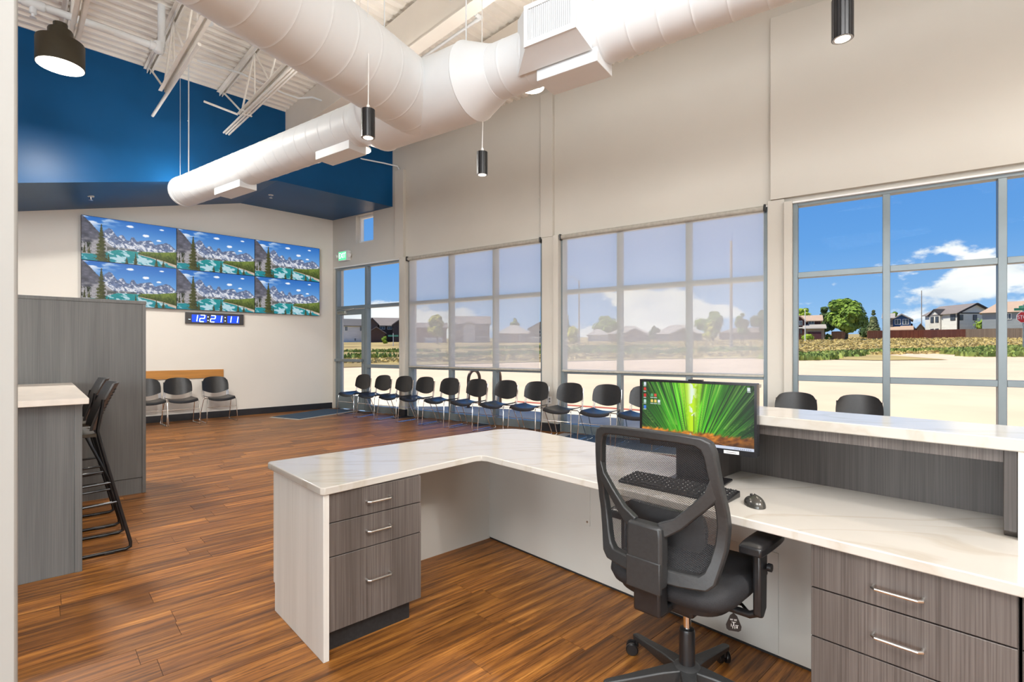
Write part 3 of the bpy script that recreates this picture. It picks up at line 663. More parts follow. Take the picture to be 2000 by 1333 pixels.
highbay(tuple(W3(118, 130, 4.30)), 'large bronze drum lamp hanging lit at the upper left', 90, 1.23)
highbay(tuple(W3(352, 380, 3.60)), 'round white disc lamp peeking out under the capped duct end', 22, 0.9, True)
highbay(tuple(W3(1040, 172, 3.95)), 'round white disc lamp showing as a sliver below the duct, under the grille box', 22, 0.72, True)
highbay(tuple(W3(703, 293, 3.60)), 'round disc lamp lit behind the duct by the middle outlet box', 22, 0.75, True)
for p in ((-4.4, -3.6, 4.2), (2.6, -1.0, 3.8), (4.6, 2.0, 4.6)):
    light('disk_fill_light', 'AREA', p, 60, (1, 0.95, 0.88), (0, 0, 0), 0.32, shape='DISK')  # room fill added out of view, no lamp bodies behind it

def pendant(p, label, wire=True):
    t = thing('pendant_lamp', label, 'lamp', WORLD, p, group='black ribbed pendants')
    r, hh = 0.042, 0.205
    part('body', MB().lathe([(r - 0.006, 0.0), (r, 0.004), (r, hh - 0.006), (r - 0.01, hh)], 28), M['black'], t)
    for k in range(18):
        a = 2 * math.pi * k / 18; c, s = math.cos(a), math.sin(a)
        part('fin', MB().bar(((r + 0.004) * c, (r + 0.004) * s, -0.002), ((r + 0.004) * c, (r + 0.004) * s, hh - 0.002), 0.005, 0.014, (-s, c, 0)), M['black'], t, smooth=0)
    part('lens', MB().lathe([(0, -0.002), (r * 0.82, -0.002), (r * 0.82, 0.002)], 24), M['spot_glow'], t)
    part('trim_ring', MB().ring([(math.cos(a) * (r + 0.004), math.sin(a) * (r + 0.004)) for a in [2 * math.pi * k / 24 for k in range(24)]], [(math.cos(a) * r * 0.83, math.sin(a) * r * 0.83) for a in [2 * math.pi * k / 24 for k in range(24)]], 0, 0.001), M['nickel'], t)
    ring = t.children[-1]; ring.rotation_euler = (math.pi / 2, 0, 0); ring.location = (0, 0, -0.003)
    part('cap', MB().lathe([(0.012, hh - 0.002), (0.012, hh + 0.03), (0.004, hh + 0.04)], 12), M['pcb_white'], t)
    part('cord', MB().tube([(0, 0, hh + 0.03), (0.004, 0, hh + 0.3), (-0.002, 0, hh + 0.7), (0, 0, ROOF + 0.14 - p[2])], 0.004, 8), M['pcb_white'], t)
    light('pendant_light', 'SPOT', (p[0], p[1], p[2] - 0.02), 26, (1, 0.88, 0.72), spot_size=1.6, spot_blend=0.6, shadow_soft_size=0.03)
    return t
pendant((-1.055, 3.755, 2.875), 'black ribbed pendant lamp hanging in front of the big white duct')
pendant((-0.270, 4.640, 2.905), 'black ribbed pendant lamp hanging alone before the beige window wall')
pendant((1.685, 2.610, 2.905), 'black ribbed pendant lamp nearest, cut off by the top edge at right')

# ================================================================== VIDEO WALL SCREENS
def vnoise(x, y, seed=0):
    xi = np.floor(x).astype(int); yi = np.floor(y).astype(int); xf = x - xi; yf = y - yi
    def h(a, b):
        n = (a * 374761393 + b * 668265263 + seed * 974711) & 0x7fffffff
        n = ((n ^ (n >> 13)) * 1274126177) & 0x7fffffff
        return ((n ^ (n >> 16)) & 0xffff) / 65535.0
    u = xf * xf * (3 - 2 * xf); v = yf * yf * (3 - 2 * yf)
    return (h(xi, yi) * (1 - u) + h(xi + 1, yi) * u) * (1 - v) + (h(xi, yi + 1) * (1 - u) + h(xi + 1, yi + 1) * u) * v
def fbm(x, y, o=4, seed=0):
    s = 0; a = 0.5; t = 0
    for k in range(o): s = s + a * vnoise(x, y, seed + k * 17); t += a; x = x * 2.03; y = y * 2.03; a *= 0.5
    return s / t
def mixc(img, mask, col):
    m = np.clip(mask, 0, 1)[..., None]; return img * (1 - m) + np.array(col, float) * m
def sm(a, b, x): t = np.clip((x - a) / (b - a), 0, 1); return t * t * (3 - 2 * t)
def conifer(img, U, V, cx, top, bot, w, seed, c1=(40, 48, 24), c2=(96, 94, 48)):
    t = np.clip((V - top) / (bot - top), 0, 1)
    layer = 0.6 + 0.4 * np.abs(np.sin(t * 34 + seed)) + 1.1 * (fbm(U * 90, V * 90, 2, seed) - 0.5)
    half = w * (0.06 + t * 0.94) * layer
    mk = (np.abs(U - cx) < half) & (V > top) & (V < bot)
    tone = fbm(U * 70, V * 55, 2, seed + 3)[..., None]
    col = np.array(c1) * (1 - tone) + np.array(c2) * tone
    lit = np.clip((cx - U) / (w + 1e-6) * 0.5 + 0.5, 0, 1)[..., None]
    col = col * (0.7 + 0.55 * lit)
    return np.where(mk[..., None], col, img)
def lake_picture(W, H):
    U, V = np.meshgrid((np.arange(W) + 0.5) / W, (np.arange(H) + 0.5) / H)
    img = np.zeros((H, W, 3)); t = np.clip(V / 0.5, 0, 1)[..., None]
    img[:] = np.array((38, 104, 186)) * (1 - t) + np.array((104, 160, 218)) * t
    cl = sm(0.42, 0.60, fbm(U * 7 + V * 2, V * 16, 4, 2)) * sm(0.55, 0.1, U + V * 0.6) * sm(0.42, 0.05, V)
    img = mixc(img, cl * 1.1, (238, 240, 246))
    for cx, cy, a, b in ((0.485, 0.12, .045, .035), (0.66, 0.29, .04, .035), (0.80, 0.37, .03, .025), (0.83, 0.10, .03, .02)):
        img = mixc(img, sm(1.1, 0.3, ((U - cx) / a) ** 2 + ((V - cy) / b) ** 2 + fbm(U * 40, V * 40, 2, 9) - 0.5), (240, 242, 248))
    ridge = np.interp(U, [0, .2, .235, .27, .30, .335, .36, .385, .41, .45, .48, .505, .53, .56, .60, .70, .725, .755, .80, .83, .88, .93, .97, 1], [.6, .36, .26, .22, .235, .35, .41, .34, .335, .45, .46, .36, .37, .46, .42, .39, .41, .49, .45, .44, .40, .43, .50, .56])
    ridge = ridge + 0.018 * (fbm(U * 45, V * 0, 3, 4) - 0.5)
    mt = V > ridge
    rel = np.clip((V - ridge) / (0.68 - ridge), 0, 1)
    sn = 0.5 * fbm(U * 30 + V * 9, V * 26 - U * 12, 5, 11) + 0.5 * fbm(U * 60 - V * 24, V * 30 + U * 18, 4, 71); snow = sm(0.50, 0.66, sn + 0.16 * rel - 0.04)
    rock = np.array((96, 110, 142)) * (0.75 + 0.5 * fbm(U * 50, V * 60, 3, 5)[..., None])
    mcol = rock * (1 - snow[..., None]) + np.array((222, 224, 232)) * snow[..., None]
    img = np.where(mt[..., None], mcol, img)
    # near dark slope at left
    sl = np.interp(U, [0, .02, .08, .14, .17, .20, .30, .34], [0.0, 0.02, .13, .27, .33, .45, .64, .70]) + .03 * (fbm(U * 40, V * 40, 2, 50) - .5)
    lf = V > sl
    rock2 = np.array((92, 92, 104)) * (0.55 + 0.8 * fbm(U * 22, V * 22, 4, 21)[..., None])
    scree = (sm(0.44, 0.56, V - 0.35 * (0.2 - U) + 0.3 * (fbm(U * 14, V * 14, 3, 8) - 0.5)) * (.55 + .5 * fbm(U * 40, V * 40, 2, 61)))[..., None]
    img = np.where(lf[..., None] & (U < 0.34)[..., None], rock2 * (1 - scree) + np.array((176, 172, 174)) * scree, img)
    tr = (V > 0.62 - 0.05 * fbm(U * 90, U * 0, 2, 3)) & (V < 0.80 - 0.1 * U) & (U < 0.11) & (fbm(U * 110, V * 12, 2, 6) > 0.5)
    img = np.where(tr[..., None], np.array((40, 50, 34)), img)
    dk = sm(0.62, 0.68, V) * ((U > .25) & (U < .62)); img = mixc(img, dk * 0.75 * (fbm(U * 30, V * 30, 2, 12) > .45), (60, 64, 60))
    # lake
    shore = np.interp(U, [0, .14, .2, .36, .60, 1], [.86, .84, .80, .695, .70, .70])
    lk = V > shore
    tq = np.array((22, 140, 140)) * (1 - (V[..., None] - 0.7)) + np.array((20, 110, 160)) * (V[..., None] - 0.7)
    lcol = tq + (fbm(U * 30, V * 90, 2, 31)[..., None] - 0.5) * 24
    refl = sm(0.56, 0.66, fbm(U * 16 - V * 8, V * 20, 4, 33) + 0.10 * np.exp(-((U - .42) / .12) ** 2) + 0.1 * np.exp(-((U - .68) / .09) ** 2) - 0.12 * ((U < .28)) - 0.06 * (V < .72))
    lcol = lcol * (1 - refl[..., None] * .85) + np.array((205, 222, 232)) * refl[..., None] * .85
    img = np.where(lk[..., None], lcol, img)
    # right forest and beach
    ft = np.interp(U, [0.56, 0.62, 0.8, 1.0], [.73, .675, .655, .60]); fb = np.interp(U, [0.56, .7, .85, 1.0], [.745, .79, .85, .93])
    fo = (U > 0.57) & (V > ft) & (V < fb)
    g = fbm(U * 90, V * 26, 3, 41)[..., None]; fcol = (np.array((52, 72, 30)) * (1 - g) + np.array((132, 146, 66)) * g)
    sh = np.clip((V - ft) / (fb - ft + 1e-6), 0, 1)[..., None]; fcol = fcol * (1.15 - 0.5 * sh)
    img = np.where(fo[..., None], fcol, img)
    be = (U > 0.57) & (V >= fb) & (V < fb + 0.012 + 0.05 * np.clip(U - .6, 0, 1) + 0.03 * (U > .9))
    img = np.where(be[..., None], np.array((196, 178, 160)) + (fbm(U * 60, V * 60, 2, 5)[..., None] - .5) * 40, img)
    for a in ((0.195, 0.15, 0.99, 0.075, 1), (0.265, 0.80, 1.0, 0.02, 2), (0.45, 0.84, 1.0, 0.022, 3), (0.545, 0.72, 1.0, 0.026, 4), (0.77, 0.79, 1.0, 0.022, 5), (0.85, 0.84, 1.0, 0.028, 6), (0.03, 0.66, 0.84, 0.02, 7), (0.075, 0.68, 0.84, .02, 8)):
        img = conifer(img, U, V, a[0], a[1], a[2], a[3], a[4])
    return img
def bamboo_picture(W, H):
    U, V = np.meshgrid((np.arange(W) + 0.5) / W, (np.arange(H) + 0.5) / H)
    cx = 0.475; d = (U - cx) / (0.35 + 0.9 * (1 - V)); d0 = np.abs(U - cx)
    st = fbm(d * 70, V * 1.6 + d * 3, 3, 3); fine = fbm(d * 190, V * 1.2, 2, 8)
    g = np.clip(1.25 - d0 * 2.3, 0, 1)[..., None]
    img = np.array((14, 42, 26)) * (1 - g) + np.array((64, 168, 22)) * g
    b = (0.45 + 1.15 * st)[..., None]; img = img * b
    img = mixc(img, sm(.62, .74, fine) * (0.8 - d0), (150, 214, 70))
    img = mixc(img, sm(.66, .78, fbm(d * 120, V * 1.1, 2, 15)) * .5 * (V < .7), (196, 226, 120))
    img = mixc(img, sm(.62, .72, fbm(d * 60 + 5, V, 2, 19)) * .7, (10, 36, 22))
    gl = np.exp(-(d0 / (0.025 + 0.07 * (1 - V))) ** 2) * (V < .82); img = mixc(img, gl, (196, 236, 20))
    img = mixc(img, np.exp(-((U - cx - .005) / (.018 + .022 * (1 - V))) ** 2) * (V < .6) * (fbm(U * 30, V * 14, 2, 22) > .46), (226, 240, 226))
    img = mixc(img, (np.abs(U - cx - 0.022) < .004) * (V > .5) * (V < .8) * .8, (40, 70, 20))
    gt = 0.80 + 0.05 * (fbm(U * 16, U * 0, 3, 6) - .5) - 0.02 * np.abs(U - cx)
    gr = sm(-0.03, 0.03, V - gt + 0.06 * (fbm(U * 60 + V * 20, V * 10, 2, 7) - .5))
    o = fbm(U * 26 + V * 14, V * 20 - U * 6, 3, 9)[..., None]; oc = np.array((70, 34, 18)) * (1 - o) + np.array((236, 150, 44)) * o
    oc = oc * np.clip(1.35 - (V[..., None] - .78) * 3.2 - np.clip(U[..., None] - .6, 0, 1) * .7, .25, 1.4)
    img = img * (1 - gr[..., None]) + oc * gr[..., None]
    rd = np.abs(U - cx + .01) < (V - .80) * .28; img = mixc(img, rd * (V > .80) * .9, (190, 186, 160))
    img = mixc(img, np.abs(U - (.56 + (V - .83) * 1.7)) < .004 * (V > .83), (196, 120, 70))
    tb = V > .955; img = np.where(tb[..., None], np.array((206, 214, 232)), img)
    img = np.where((tb & (U > .84) & (U < .98) & (np.abs(V - .978) < .008) & ((U * 120).astype(int) % 2 == 0))[..., None], np.array((120, 126, 140)), img)
    for x, y, c in ((.03, .04, (220, 230, 240)), (.03, .13, (214, 60, 50)), (.03, .24, (206, 40, 44)), (.03, .34, (190, 220, 210)), (.03, .44, (60, 120, 220)), (.10, .23, (90, 170, 120)), (.135, .23, (220, 70, 60)), (.10, .33, (236, 206, 110)), (.135, .33, (236, 206, 110)), (.17, .33, (230, 236, 244)), (.955, .06, (225, 230, 235))):
        img = np.where(((np.abs(U - x) < .011) & (np.abs(V - y) < .024))[..., None], np.array(c), img)
        img = np.where(((np.abs(U - x) < .014) & (np.abs(V - y - .042) < .006))[..., None], np.array((190, 205, 195)), img)
    return img
def picture_mesh(name, img, w, h, m):
    H, W = img.shape[:2]
    xs = np.linspace(-w / 2, w / 2, W); zs = np.linspace(h, 0, H)
    X, Z = np.meshgrid(xs, zs); v = np.stack([X, np.zeros_like(X), Z], -1).reshape(-1, 3)
    idx = np.arange(W * H).reshape(H, W); f = np.stack([idx[:-1, :-1], idx[1:, :-1], idx[1:, 1:], idx[:-1, 1:]], -1).reshape(-1, 4)
    me = bpy.data.meshes.new(name); me.from_pydata(v.tolist(), [], f.tolist())
    c = np.clip(img / 255, 0, 1); lin = np.where(c <= .04045, c / 12.92, ((c + .055) / 1.055) ** 2.4)
    a = me.color_attributes.new('tone', 'FLOAT_COLOR', 'POINT')
    a.data.foreach_set('color', np.concatenate([lin, np.ones((H, W, 1))], -1).astype(np.float32).ravel())
    me.materials.append(m); return me
M['screen'] = attr_mat('lit_screen', emission=True, strength=0.60)
TVW, TVH = 1.345, 0.742
tv_me = picture_mesh('picture', lake_picture(240, 135), TVW - 0.012, TVH - 0.012, M['screen'])
pos = ('left', 'middle', 'right')
for r in range(2):
    for c in range(3):
        x = -4.38 + TVW * (c + 0.5); z = 2.80 - r * TVH
        lab = '%s screen of the %s row in the six screen video wall, showing a mountain lake' % (pos[c], ('upper', 'lower')[r])
        t = thing('wall_screen', lab, 'screen', VID, (x, 0, z), group='video wall screens')
        part('housing', MB().box(-TVW / 2 + .001, TVW / 2 - .001, -0.085, -0.012, 0.001, TVH - .001), M['screen_black'], t, smooth=0)
        part('mount', MB().box(-0.3, 0.3, -0.015, 0, 0.2, 0.55), M['black_matte'], t)
        o = link(bpy.data.objects.new('picture', tv_me)); o.parent = t; o.location = (0, -0.0865, 0.006)
# digital clock
t = thing('wall_clock', 'dark digital wall clock showing 12:21:11 in blue white digits under the screens', 'clock', VID, (-2.388, 0, 1.805)); 
part('housing', MB().box(-0.5, 0.5, -0.06, 0, 0, 0.21), mat('clock_housing', (0.05, 0.05, 0.055, 1), 0.3, var=0.05, scale=(5,) * 3), t, bev=0.006)
M['blue_led'] = mat('blue_display', (0.0, 0.02, 0.2, 1), 0.3, emit=srgb(10, 60, 225), es=1.0, var=0.01, scale=(5,) * 3)
M['led_white'] = mat('led_digit', (0.6, 0.8, 1, 1), 0.4, emit=srgb(205, 238, 255), es=1.3, var=0.01, scale=(5,) * 3)
for a, b in ((-0.40, -0.155), (-0.085, 0.13), (0.205, 0.415)):
    part('display', MB().box(a, b, -0.0615, -0.060, 0.03, 0.17), M['blue_led'], t, smooth=0)
SEG = {'1': 'bc', '2': 'abged'}
def digit(x, ch):
    w, hh, z0 = 0.075, 0.122, 0.042; sl = 0.14
    P = lambda a, b: (x + a * w + sl * b * hh, -0.063, z0 + b * hh)
    segs = {'a': ((0, 1), (1, 1)), 'b': ((1, 1), (1, .5)), 'c': ((1, .5), (1, 0)), 'd': ((0, 0), (1, 0)), 'e': ((0, .5), (0, 0)), 'g': ((0, .5), (1, .5))}
    mb = MB()
    for s in SEG[ch]:
        a, b = segs[s]; pa, pb = Vector(P(*a)), Vector(P(*b)); d = (pb - pa).normalized() * 0.006
        mb.bar(pa + d * .4, pb - d * .4, 0.015, 0.003, (0, 1, 0))
    part('digit', mb, M['led_white'], t, smooth=0)
for x, ch in ((-0.395, '1'), (-0.275, '2'), (-0.095, '2'), (0.015, '1'), (0.185, '1'), (0.305, '1')): digit(x, ch)
for x in (-0.13, 0.165):
    for z in (0.07, 0.135): part('colon_dot', MB().box(x - .008, x + .008, -0.063, -0.060, z - .008, z + .008), M['led_white'], t, smooth=0)
part('indicator', MB().box(-0.455, -0.42, -0.062, -0.060, 0.075, 0.082), M['led_white'], t, smooth=0)
# oak chair rail
solo('chair_rail', MB().box(-4.6, -2.24, -0.022, 0, 0.775, 0.935), M['oak'], VID, 'orange oak chair rail on the cream wall behind three chairs', 'rail', bev=0.003)

# exit sign
t = thing('exit_sign', 'white exit sign with green lit panel on the wall above the glass door', 'sign', WIN, (0.46, 0, 3.27))
part('housing', MB().box(-0.17, 0.17, -0.075, 0, 0.0, 0.22), M['pcb_white'], t, bev=0.01)
part('lit_panel', MB().box(-0.145, 0.105, -0.078, -0.074, 0.02, 0.20), mat('exit_green', (0.1, 0.6, 0.3, 1), 0.4, emit=srgb(74, 205, 128), es=0.9, var=0.01, scale=(5,) * 3), t, smooth=0)
def text_mesh(name, s, size, m, parent, loc, rot=(math.pi / 2, 0, 0), ext=0.002, sx=1.0):
    cu = bpy.data.curves.new(name, 'FONT'); cu.body = s; cu.size = size; cu.extrude = ext; cu.align_x = 'CENTER'; cu.align_y = 'CENTER'
    to = bpy.data.objects.new(name, cu); link(to); dg = bpy.context.evaluated_depsgraph_get(); dg.update()
    me = bpy.data.meshes.new_from_object(to.evaluated_get(dg)); bpy.data.objects.remove(to); me.materials.clear(); me.materials.append(m)
    o = link(bpy.data.objects.new(name, me)); o.parent = parent; o.location = loc; o.rotation_euler = rot; o.scale = (sx, 1, 1); return o
text_mesh('lettering', 'EXIT', 0.165, mat('exit_letter', (0.9, 1, 0.9, 1), 0.4, emit=srgb(205, 255, 215), es=1.0, var=0.01, scale=(5,) * 3), t, (-0.02, -0.080, 0.11), sx=0.72)
for s in (-1, 1):
    part('lamp_head', MB().lathe([(0.03, 0), (0.045, 0.03), (0.045, 0.045)], 14, (s * 0.20, -0.05, 0.12), (s * 0.5, -0.8, -0.3)).tube([(s * 0.15, -0.04, 0.12), (s * 0.2, -0.05, 0.12)], 0.015, 8), M['pcb_white'], t)

# conduit and soffit sprinklers
solo('conduit', MB().tube([WIN.p(2.20, -0.05, 4.94), WIN.p(2.20, -0.09, 4.99), WIN.p(2.05, -0.3, 5.02), WIN.p(1.7, -0.9, 5.05), WIN.p(1.4, -1.4, 5.1)], 0.014, 8), M['duct'], WORLD, 'thin white conduit curving from the duct to the beige pilaster top', 'conduit')
for px, py, lab in ((177, 392, 'small silver sprinkler head under the sloped left part of the blue soffit'), (529, 391, 'small silver sprinkler head under the flat right part of the blue soffit')):
    # find soffit point: on the mid depth of the soffit
    for d in (1.0,):
        k = (px - 1000) / 1000; o2 = VID.p(0, -d); dv = -VID.x
        s = (k * o2.y - o2.x) / (dv.x - k * dv.y); x = -s; z = soffit(x)
    t = thing('fire_sprinkler', lab, 'sprinkler', VID, (x, -1.0, z), group='soffit sprinklers')
    part('escutcheon', MB().lathe([(0.045, 0.02), (0.045, -0.008), (0.02, -0.012)], 16), M['pcb_white'], t)
    part('sprinkler_body', MB().lathe([(0.014, -0.01), (0.010, -0.05), (0.03, -0.052), (0.03, -0.058), (0.0, -0.06)], 10), M['chrome'], t)

# mats
def mat_thing(pts, lab):
    c = sum((Vector(p) for p in pts), Vector((0, 0, 0))) / len(pts)
    t = thing('floor_mat', lab, 'mat', WORLD, (c.x, c.y, 0))
    outer = [(p[0] - c.x, p[1] - c.y) for p in pts]; inner = [(x * 0.93, y * 0.93) for x, y in outer]
    mb = MB(); n = 4
    mb.add([(x, y, 0.001) for x, y in outer] + [(x, y, 0.009) for x, y in inner], [(i, (i + 1) % n, n + (i + 1) % n, n + i) for i in range(n)])
    part('edging', mb, M['mat_edge'], t, smooth=0)
    part('carpet', MB().prism(inner, 0.0012, 0.012), M['carpet'], t, smooth=0)
mat_thing([W3(525, 816, 0), W3(582, 821, 0), W3(699, 803, 0), W3(641, 799, 0)], 'blue entry mat with pale edging on the floor before the glass door')
mat_thing([WIN.p(6.0, -0.85), WIN.p(11.5, -0.85), WIN.p(11.5, -0.1), WIN.p(6.0, -0.1)], 'blue carpet strip under the chairs behind the reception desk')

# ================================================================== STACKING CHAIRS
def stack_chair(label, fr, at, rz, group):
    t = thing('stacking_chair', label, 'chair', fr, at, rz, group)
    def seat(u, v):
        x = (u - .5) * (0.44 - 0.03 * v); y = 0.24 - v * 0.42
        z = 0.445 - 0.018 * math.cos((u - .5) * math.pi) + 0.008 * v - 0.03 * max(0, (0.12 - v) / 0.12) ** 2 + 0.02 * abs(2 * u - 1) ** 3
        return (x, y, z)
    part('seat', MB().grid(seat, 12, 12, (0, 0, -0.012)), M['black'], t)
    def back(u, v):
        s = 2 * u - 1; x = s * (0.228 - 0.022 * v ** 3 - 0.01 * (1 - v))
        top = 0.815 - 0.028 * s * s - 0.05 * abs(s) ** 8; bot = 0.505 + 0.065 * s * s
        z = bot + (top - bot) * v; y = -0.195 - 0.10 * (z - 0.5) / 0.32 * 0.55 + 0.045 * s * s
        return (x, y, z)
    part('backrest', MB().grid(back, 14, 10, (0, -0.012, 0)), M['black'], t)
    r = 0.0065
    for s in (-1, 1):
        X = s * 0.228
        part('side_frame', MB().tube([(X * .93, 0.17, 0.432), (X * .99, 0.205, 0.43), (X * 1.03, 0.222, 0.40), (X * 1.10, 0.250, 0.03), (X * 1.10, 0.245, 0.010), (X * 1.10, 0.225, 0.0075), (X * 1.10, -0.215, 0.0075), (X * 1.10, -0.235, 0.011), (X * 1.10, -0.238, 0.03), (X * 1.0, -0.05, 0.40), (X * .93, -0.02, 0.43)], r, 8), M['chrome'], t)
        part('back_post', MB().tube([(X * .95, -0.15, 0.425), (X * .95, -0.178, 0.445), (X * .93, -0.21, 0.60), (X * .93, -0.225, 0.74)], r, 8).tube([(X * .85, -0.15, 0.425), (X * .85, -0.178, 0.445), (X * .84, -0.21, 0.60), (X * .84, -0.225, 0.74)], r, 8), M['chrome'], t)
    part('crossbar', MB().tube([(-0.24, 0.232, 0.285), (0.24, 0.232, 0.285)], 0.005, 8), M['chrome'], t)
    part('seat_rail', MB().tube([(-0.21, -0.02, 0.425), (0.21, -0.02, 0.425)], 0.006, 8), M['chrome'], t)
    return t
def line_hit(fr, px, off):   # distance along the frame's x axis where pixel column px meets the line y = off
    k = (px - 1000) / 1000; o = fr.p(0, off); d = fr.x
    return (k * o.y - o.x) / (d.x - k * d.y)
DEP = 0.56   # chair centre to wall
chair_cols = [(713, 'black chair of the window row in front of the glass door, leftmost of that row'),
 (752, 'black chair of the window row in front of the sidelight next to the glass door'),
 (793, 'third black window chair from the door, before the first wall pilaster'),
 (834, 'fourth black window chair from the door, under the left end of the first shade'),
 (882, 'fifth black window chair from the door, left of the brown bike racks outside'),
 (935, 'sixth black window chair from the door, in front of the left bike rack arch'),
 (992, 'seventh black window chair from the door, in front of the right bike rack arch'),
 (1051, 'eighth black window chair from the door, just left of the middle pilaster'),
 (1116, 'black window chair just right of the middle pilaster, two left of the monitor'),
 (1188, 'black window chair standing next left of the monitor, above the office chair back'),
 (1262, 'black window chair mostly hidden behind the left edge of the monitor'),
 (1555, 'black chair back showing over the raised counter, left of the last two'),
 (1678, 'black chair back showing over the raised counter, rightmost of all')]
for px, lab in chair_cols:
    u_ = line_hit(WIN, px, -(DEP - 0.24))
    stack_chair(lab, WIN, (u_, -DEP, 0), math.pi, 'stacking chairs along the windows')
for px, lab in ((283, 'black chair on the cream wall, half hidden by the tall grey partition'), (346, 'black chair on the cream wall, middle of the three under the oak rail'), (419, 'black chair on the cream wall at the right end of the oak rail')):
    x_ = line_hit(VID, px, -0.30)
    stack_chair(lab, VID, (x_, -0.54, 0), math.pi, 'stacking chairs on the cream wall')

# ================================================================== RECEPTION DESK
CT = 0.74
poly = [(-0.62, -0.91), (-0.60, -0.925), (0.06, -0.925), (0.075, -0.91), (0.0, -0.04), (0.012, -0.012), (0.04, 0.0), (3.0, -0.03), (3.0, 0.70), (0.9, 0.72), (0.30, 0.745), (-0.30, 0.80), (-0.46, 0.80), (-0.56, 0.76), (-0.62, 0.66)]
solo('worktop', MB().prism(poly, CT - 0.032, CT), M['quartz'], DSK, 'L-shaped white quartz worktop of the reception desk', 'worktop', bev=0.004)
def handle(mb, cx, cz, L, axis):   # wire pull; axis 'x': face looks to -y ; axis 'y': face looks to +x
    pts = [(-L / 2, 0), (-L / 2, 0.022), (-L / 2 + 0.008, 0.030), (L / 2 - 0.008, 0.030), (L / 2, 0.022), (L / 2, 0)]
    f = (lambda a, b: (cx[0] + a, cx[1] - b, cz)) if axis == 'x' else (lambda a, b: (cx[0] + b, cx[1] + a, cz))
    return mb.tube([f(a, b) for a, b in pts], 0.0048, 8)
# left pedestal on the return: faces look to +x
t = thing('drawer_cabinet', 'grey wood three drawer cabinet under the short arm of the desk', 'cabinet', DSK, (-0.25, -0.66, 0)); off = (-0.25, -0.66, 0)
fx = 0.050
part('carcass', MB().box(-0.545, fx - 0.02, -0.885, -0.425, 0.11, 0.707), M['lam'], t, off)
for z0, z1, hz in ((0.580, 0.704, 0.640), (0.434, 0.576, 0.508), (0.112, 0.430, 0.290)):
    d = part('drawer', MB().box(fx - 0.018, fx, -0.884, -0.424, z0, z1), M['lam'], t, off, 0.0015)
    part('handle', handle(MB(), (fx, -0.654), hz, 0.115, 'y'), M['nickel'], d, off)
part('toe_kick', MB().box(-0.53, fx - 0.065, -0.88, -0.45, 0.0, 0.11), M['black_matte'], t, off)
part('side_panel', MB().prism([(-0.555, 0.14), (-0.555, 0.707), (0.062, 0.707), (0.062, 0.0), (-0.535, 0.0), (-0.535, 0.14)], -0.912, -0.886, 'xz'), M['lam_pale'], t, off, 0.002, label='pale laminate end panel')
# modesty panels
t = thing('modesty_panel', 'grey beige kneehole panels closing the back of the reception desk', 'panel', DSK, (0.4, 0.53, 0)); off = (0.4, 0.53, 0)
part('return_panel', MB().box(-0.575, -0.555, -0.884, 0.545, 0.0, 0.707), M['panel_grey'], t, off)
part('main_panel', MB().box(-0.555, 3.0, 0.525, 0.545, 0.012, 0.707), M['panel_grey'], t, off)
part('access_panel', MB().box(0.10, 0.336, 0.521, 0.525, 0.306, 0.705), M['panel_grey'], t, off, 0.001)
part('access_panel', MB().box(1.14, 1.35, 0.521, 0.525, 0.02, 0.45), M['panel_grey'], t, off, 0.001)
for x, z in ((0.318, 0.33), (0.318, 0.69), (-0.42, 0.68), (1.60, 0.68), (1.30, 0.43)):
    part('screw', MB().lathe([(0.006, 0), (0.006, 0.003)], 10, (x, 0.522, z), (0, -1, 0)), M['nickel'], t, off)
part('plinth', MB().box(-0.55, 3.0, 0.528, 0.54, 0.0, 0.012), M['black_matte'], t, off)
part('visitor_panel', MB().box(-0.575, 3.0, 0.66, 0.68, 0.0, 0.707), M['lam'], t, off)
# right cabinets
for x0, x1, lab in ((1.632, 2.100, 'grey wood drawer cabinet with two visible bar pulls, front right'), (2.106, 2.574, 'grey wood cabinet cut off by the right edge of the picture')):
    t = thing('drawer_cabinet', lab, 'cabinet', DSK, ((x0 + x1) / 2, 0.26, 0)); off = ((x0 + x1) / 2, 0.26, 0)
    part('carcass', MB().box(x0, x1, 0.020, 0.515, 0.11, 0.707), M['lam'], t, off)
    for z0, z1, hz in ((0.572, 0.704, 0.630), (0.418, 0.568, 0.490), (0.112, 0.414, 0.28)):
        d = part('drawer', MB().box(x0 + .001, x1 - .001, 0.0, 0.018, z0, z1), M['lam'], t, off, 0.0015)
        part('handle', handle(MB(), ((x0 + x1) / 2 - 0.01, 0.0), hz, 0.115, 'x'), M['nickel'], d, off)
    part('toe_kick', MB().box(x0, x1, 0.07, 0.5, 0, 0.11), M['black_matte'], t, off)
# raised transaction ledge
t = thing('transaction_ledge', 'raised white quartz transaction counter with dark wood recess, right', 'counter', DSK, (2.0, 0.55, CT)); off = (2.0, 0.55, CT)
LX0, LX1 = 1.10, 3.1
part('slab', MB().box(LX0, LX1, 0.375, 0.735, 1.010, 1.050), M['quartz'], t, off, 0.004)
part('fascia', MB().box(LX0 + .02, 2.055, 0.40, 0.42, 0.970, 1.010), M['lam'], t, off)
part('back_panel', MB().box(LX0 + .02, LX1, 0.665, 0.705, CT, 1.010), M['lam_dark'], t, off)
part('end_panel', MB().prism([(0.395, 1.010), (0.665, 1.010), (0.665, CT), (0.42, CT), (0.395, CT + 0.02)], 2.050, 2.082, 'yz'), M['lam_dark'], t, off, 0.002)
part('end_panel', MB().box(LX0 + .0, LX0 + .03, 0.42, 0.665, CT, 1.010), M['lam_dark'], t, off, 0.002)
part('support_wall', MB().box(2.083, LX1, 0.385, 0.664, CT, 1.010), M['cream'], t, off)

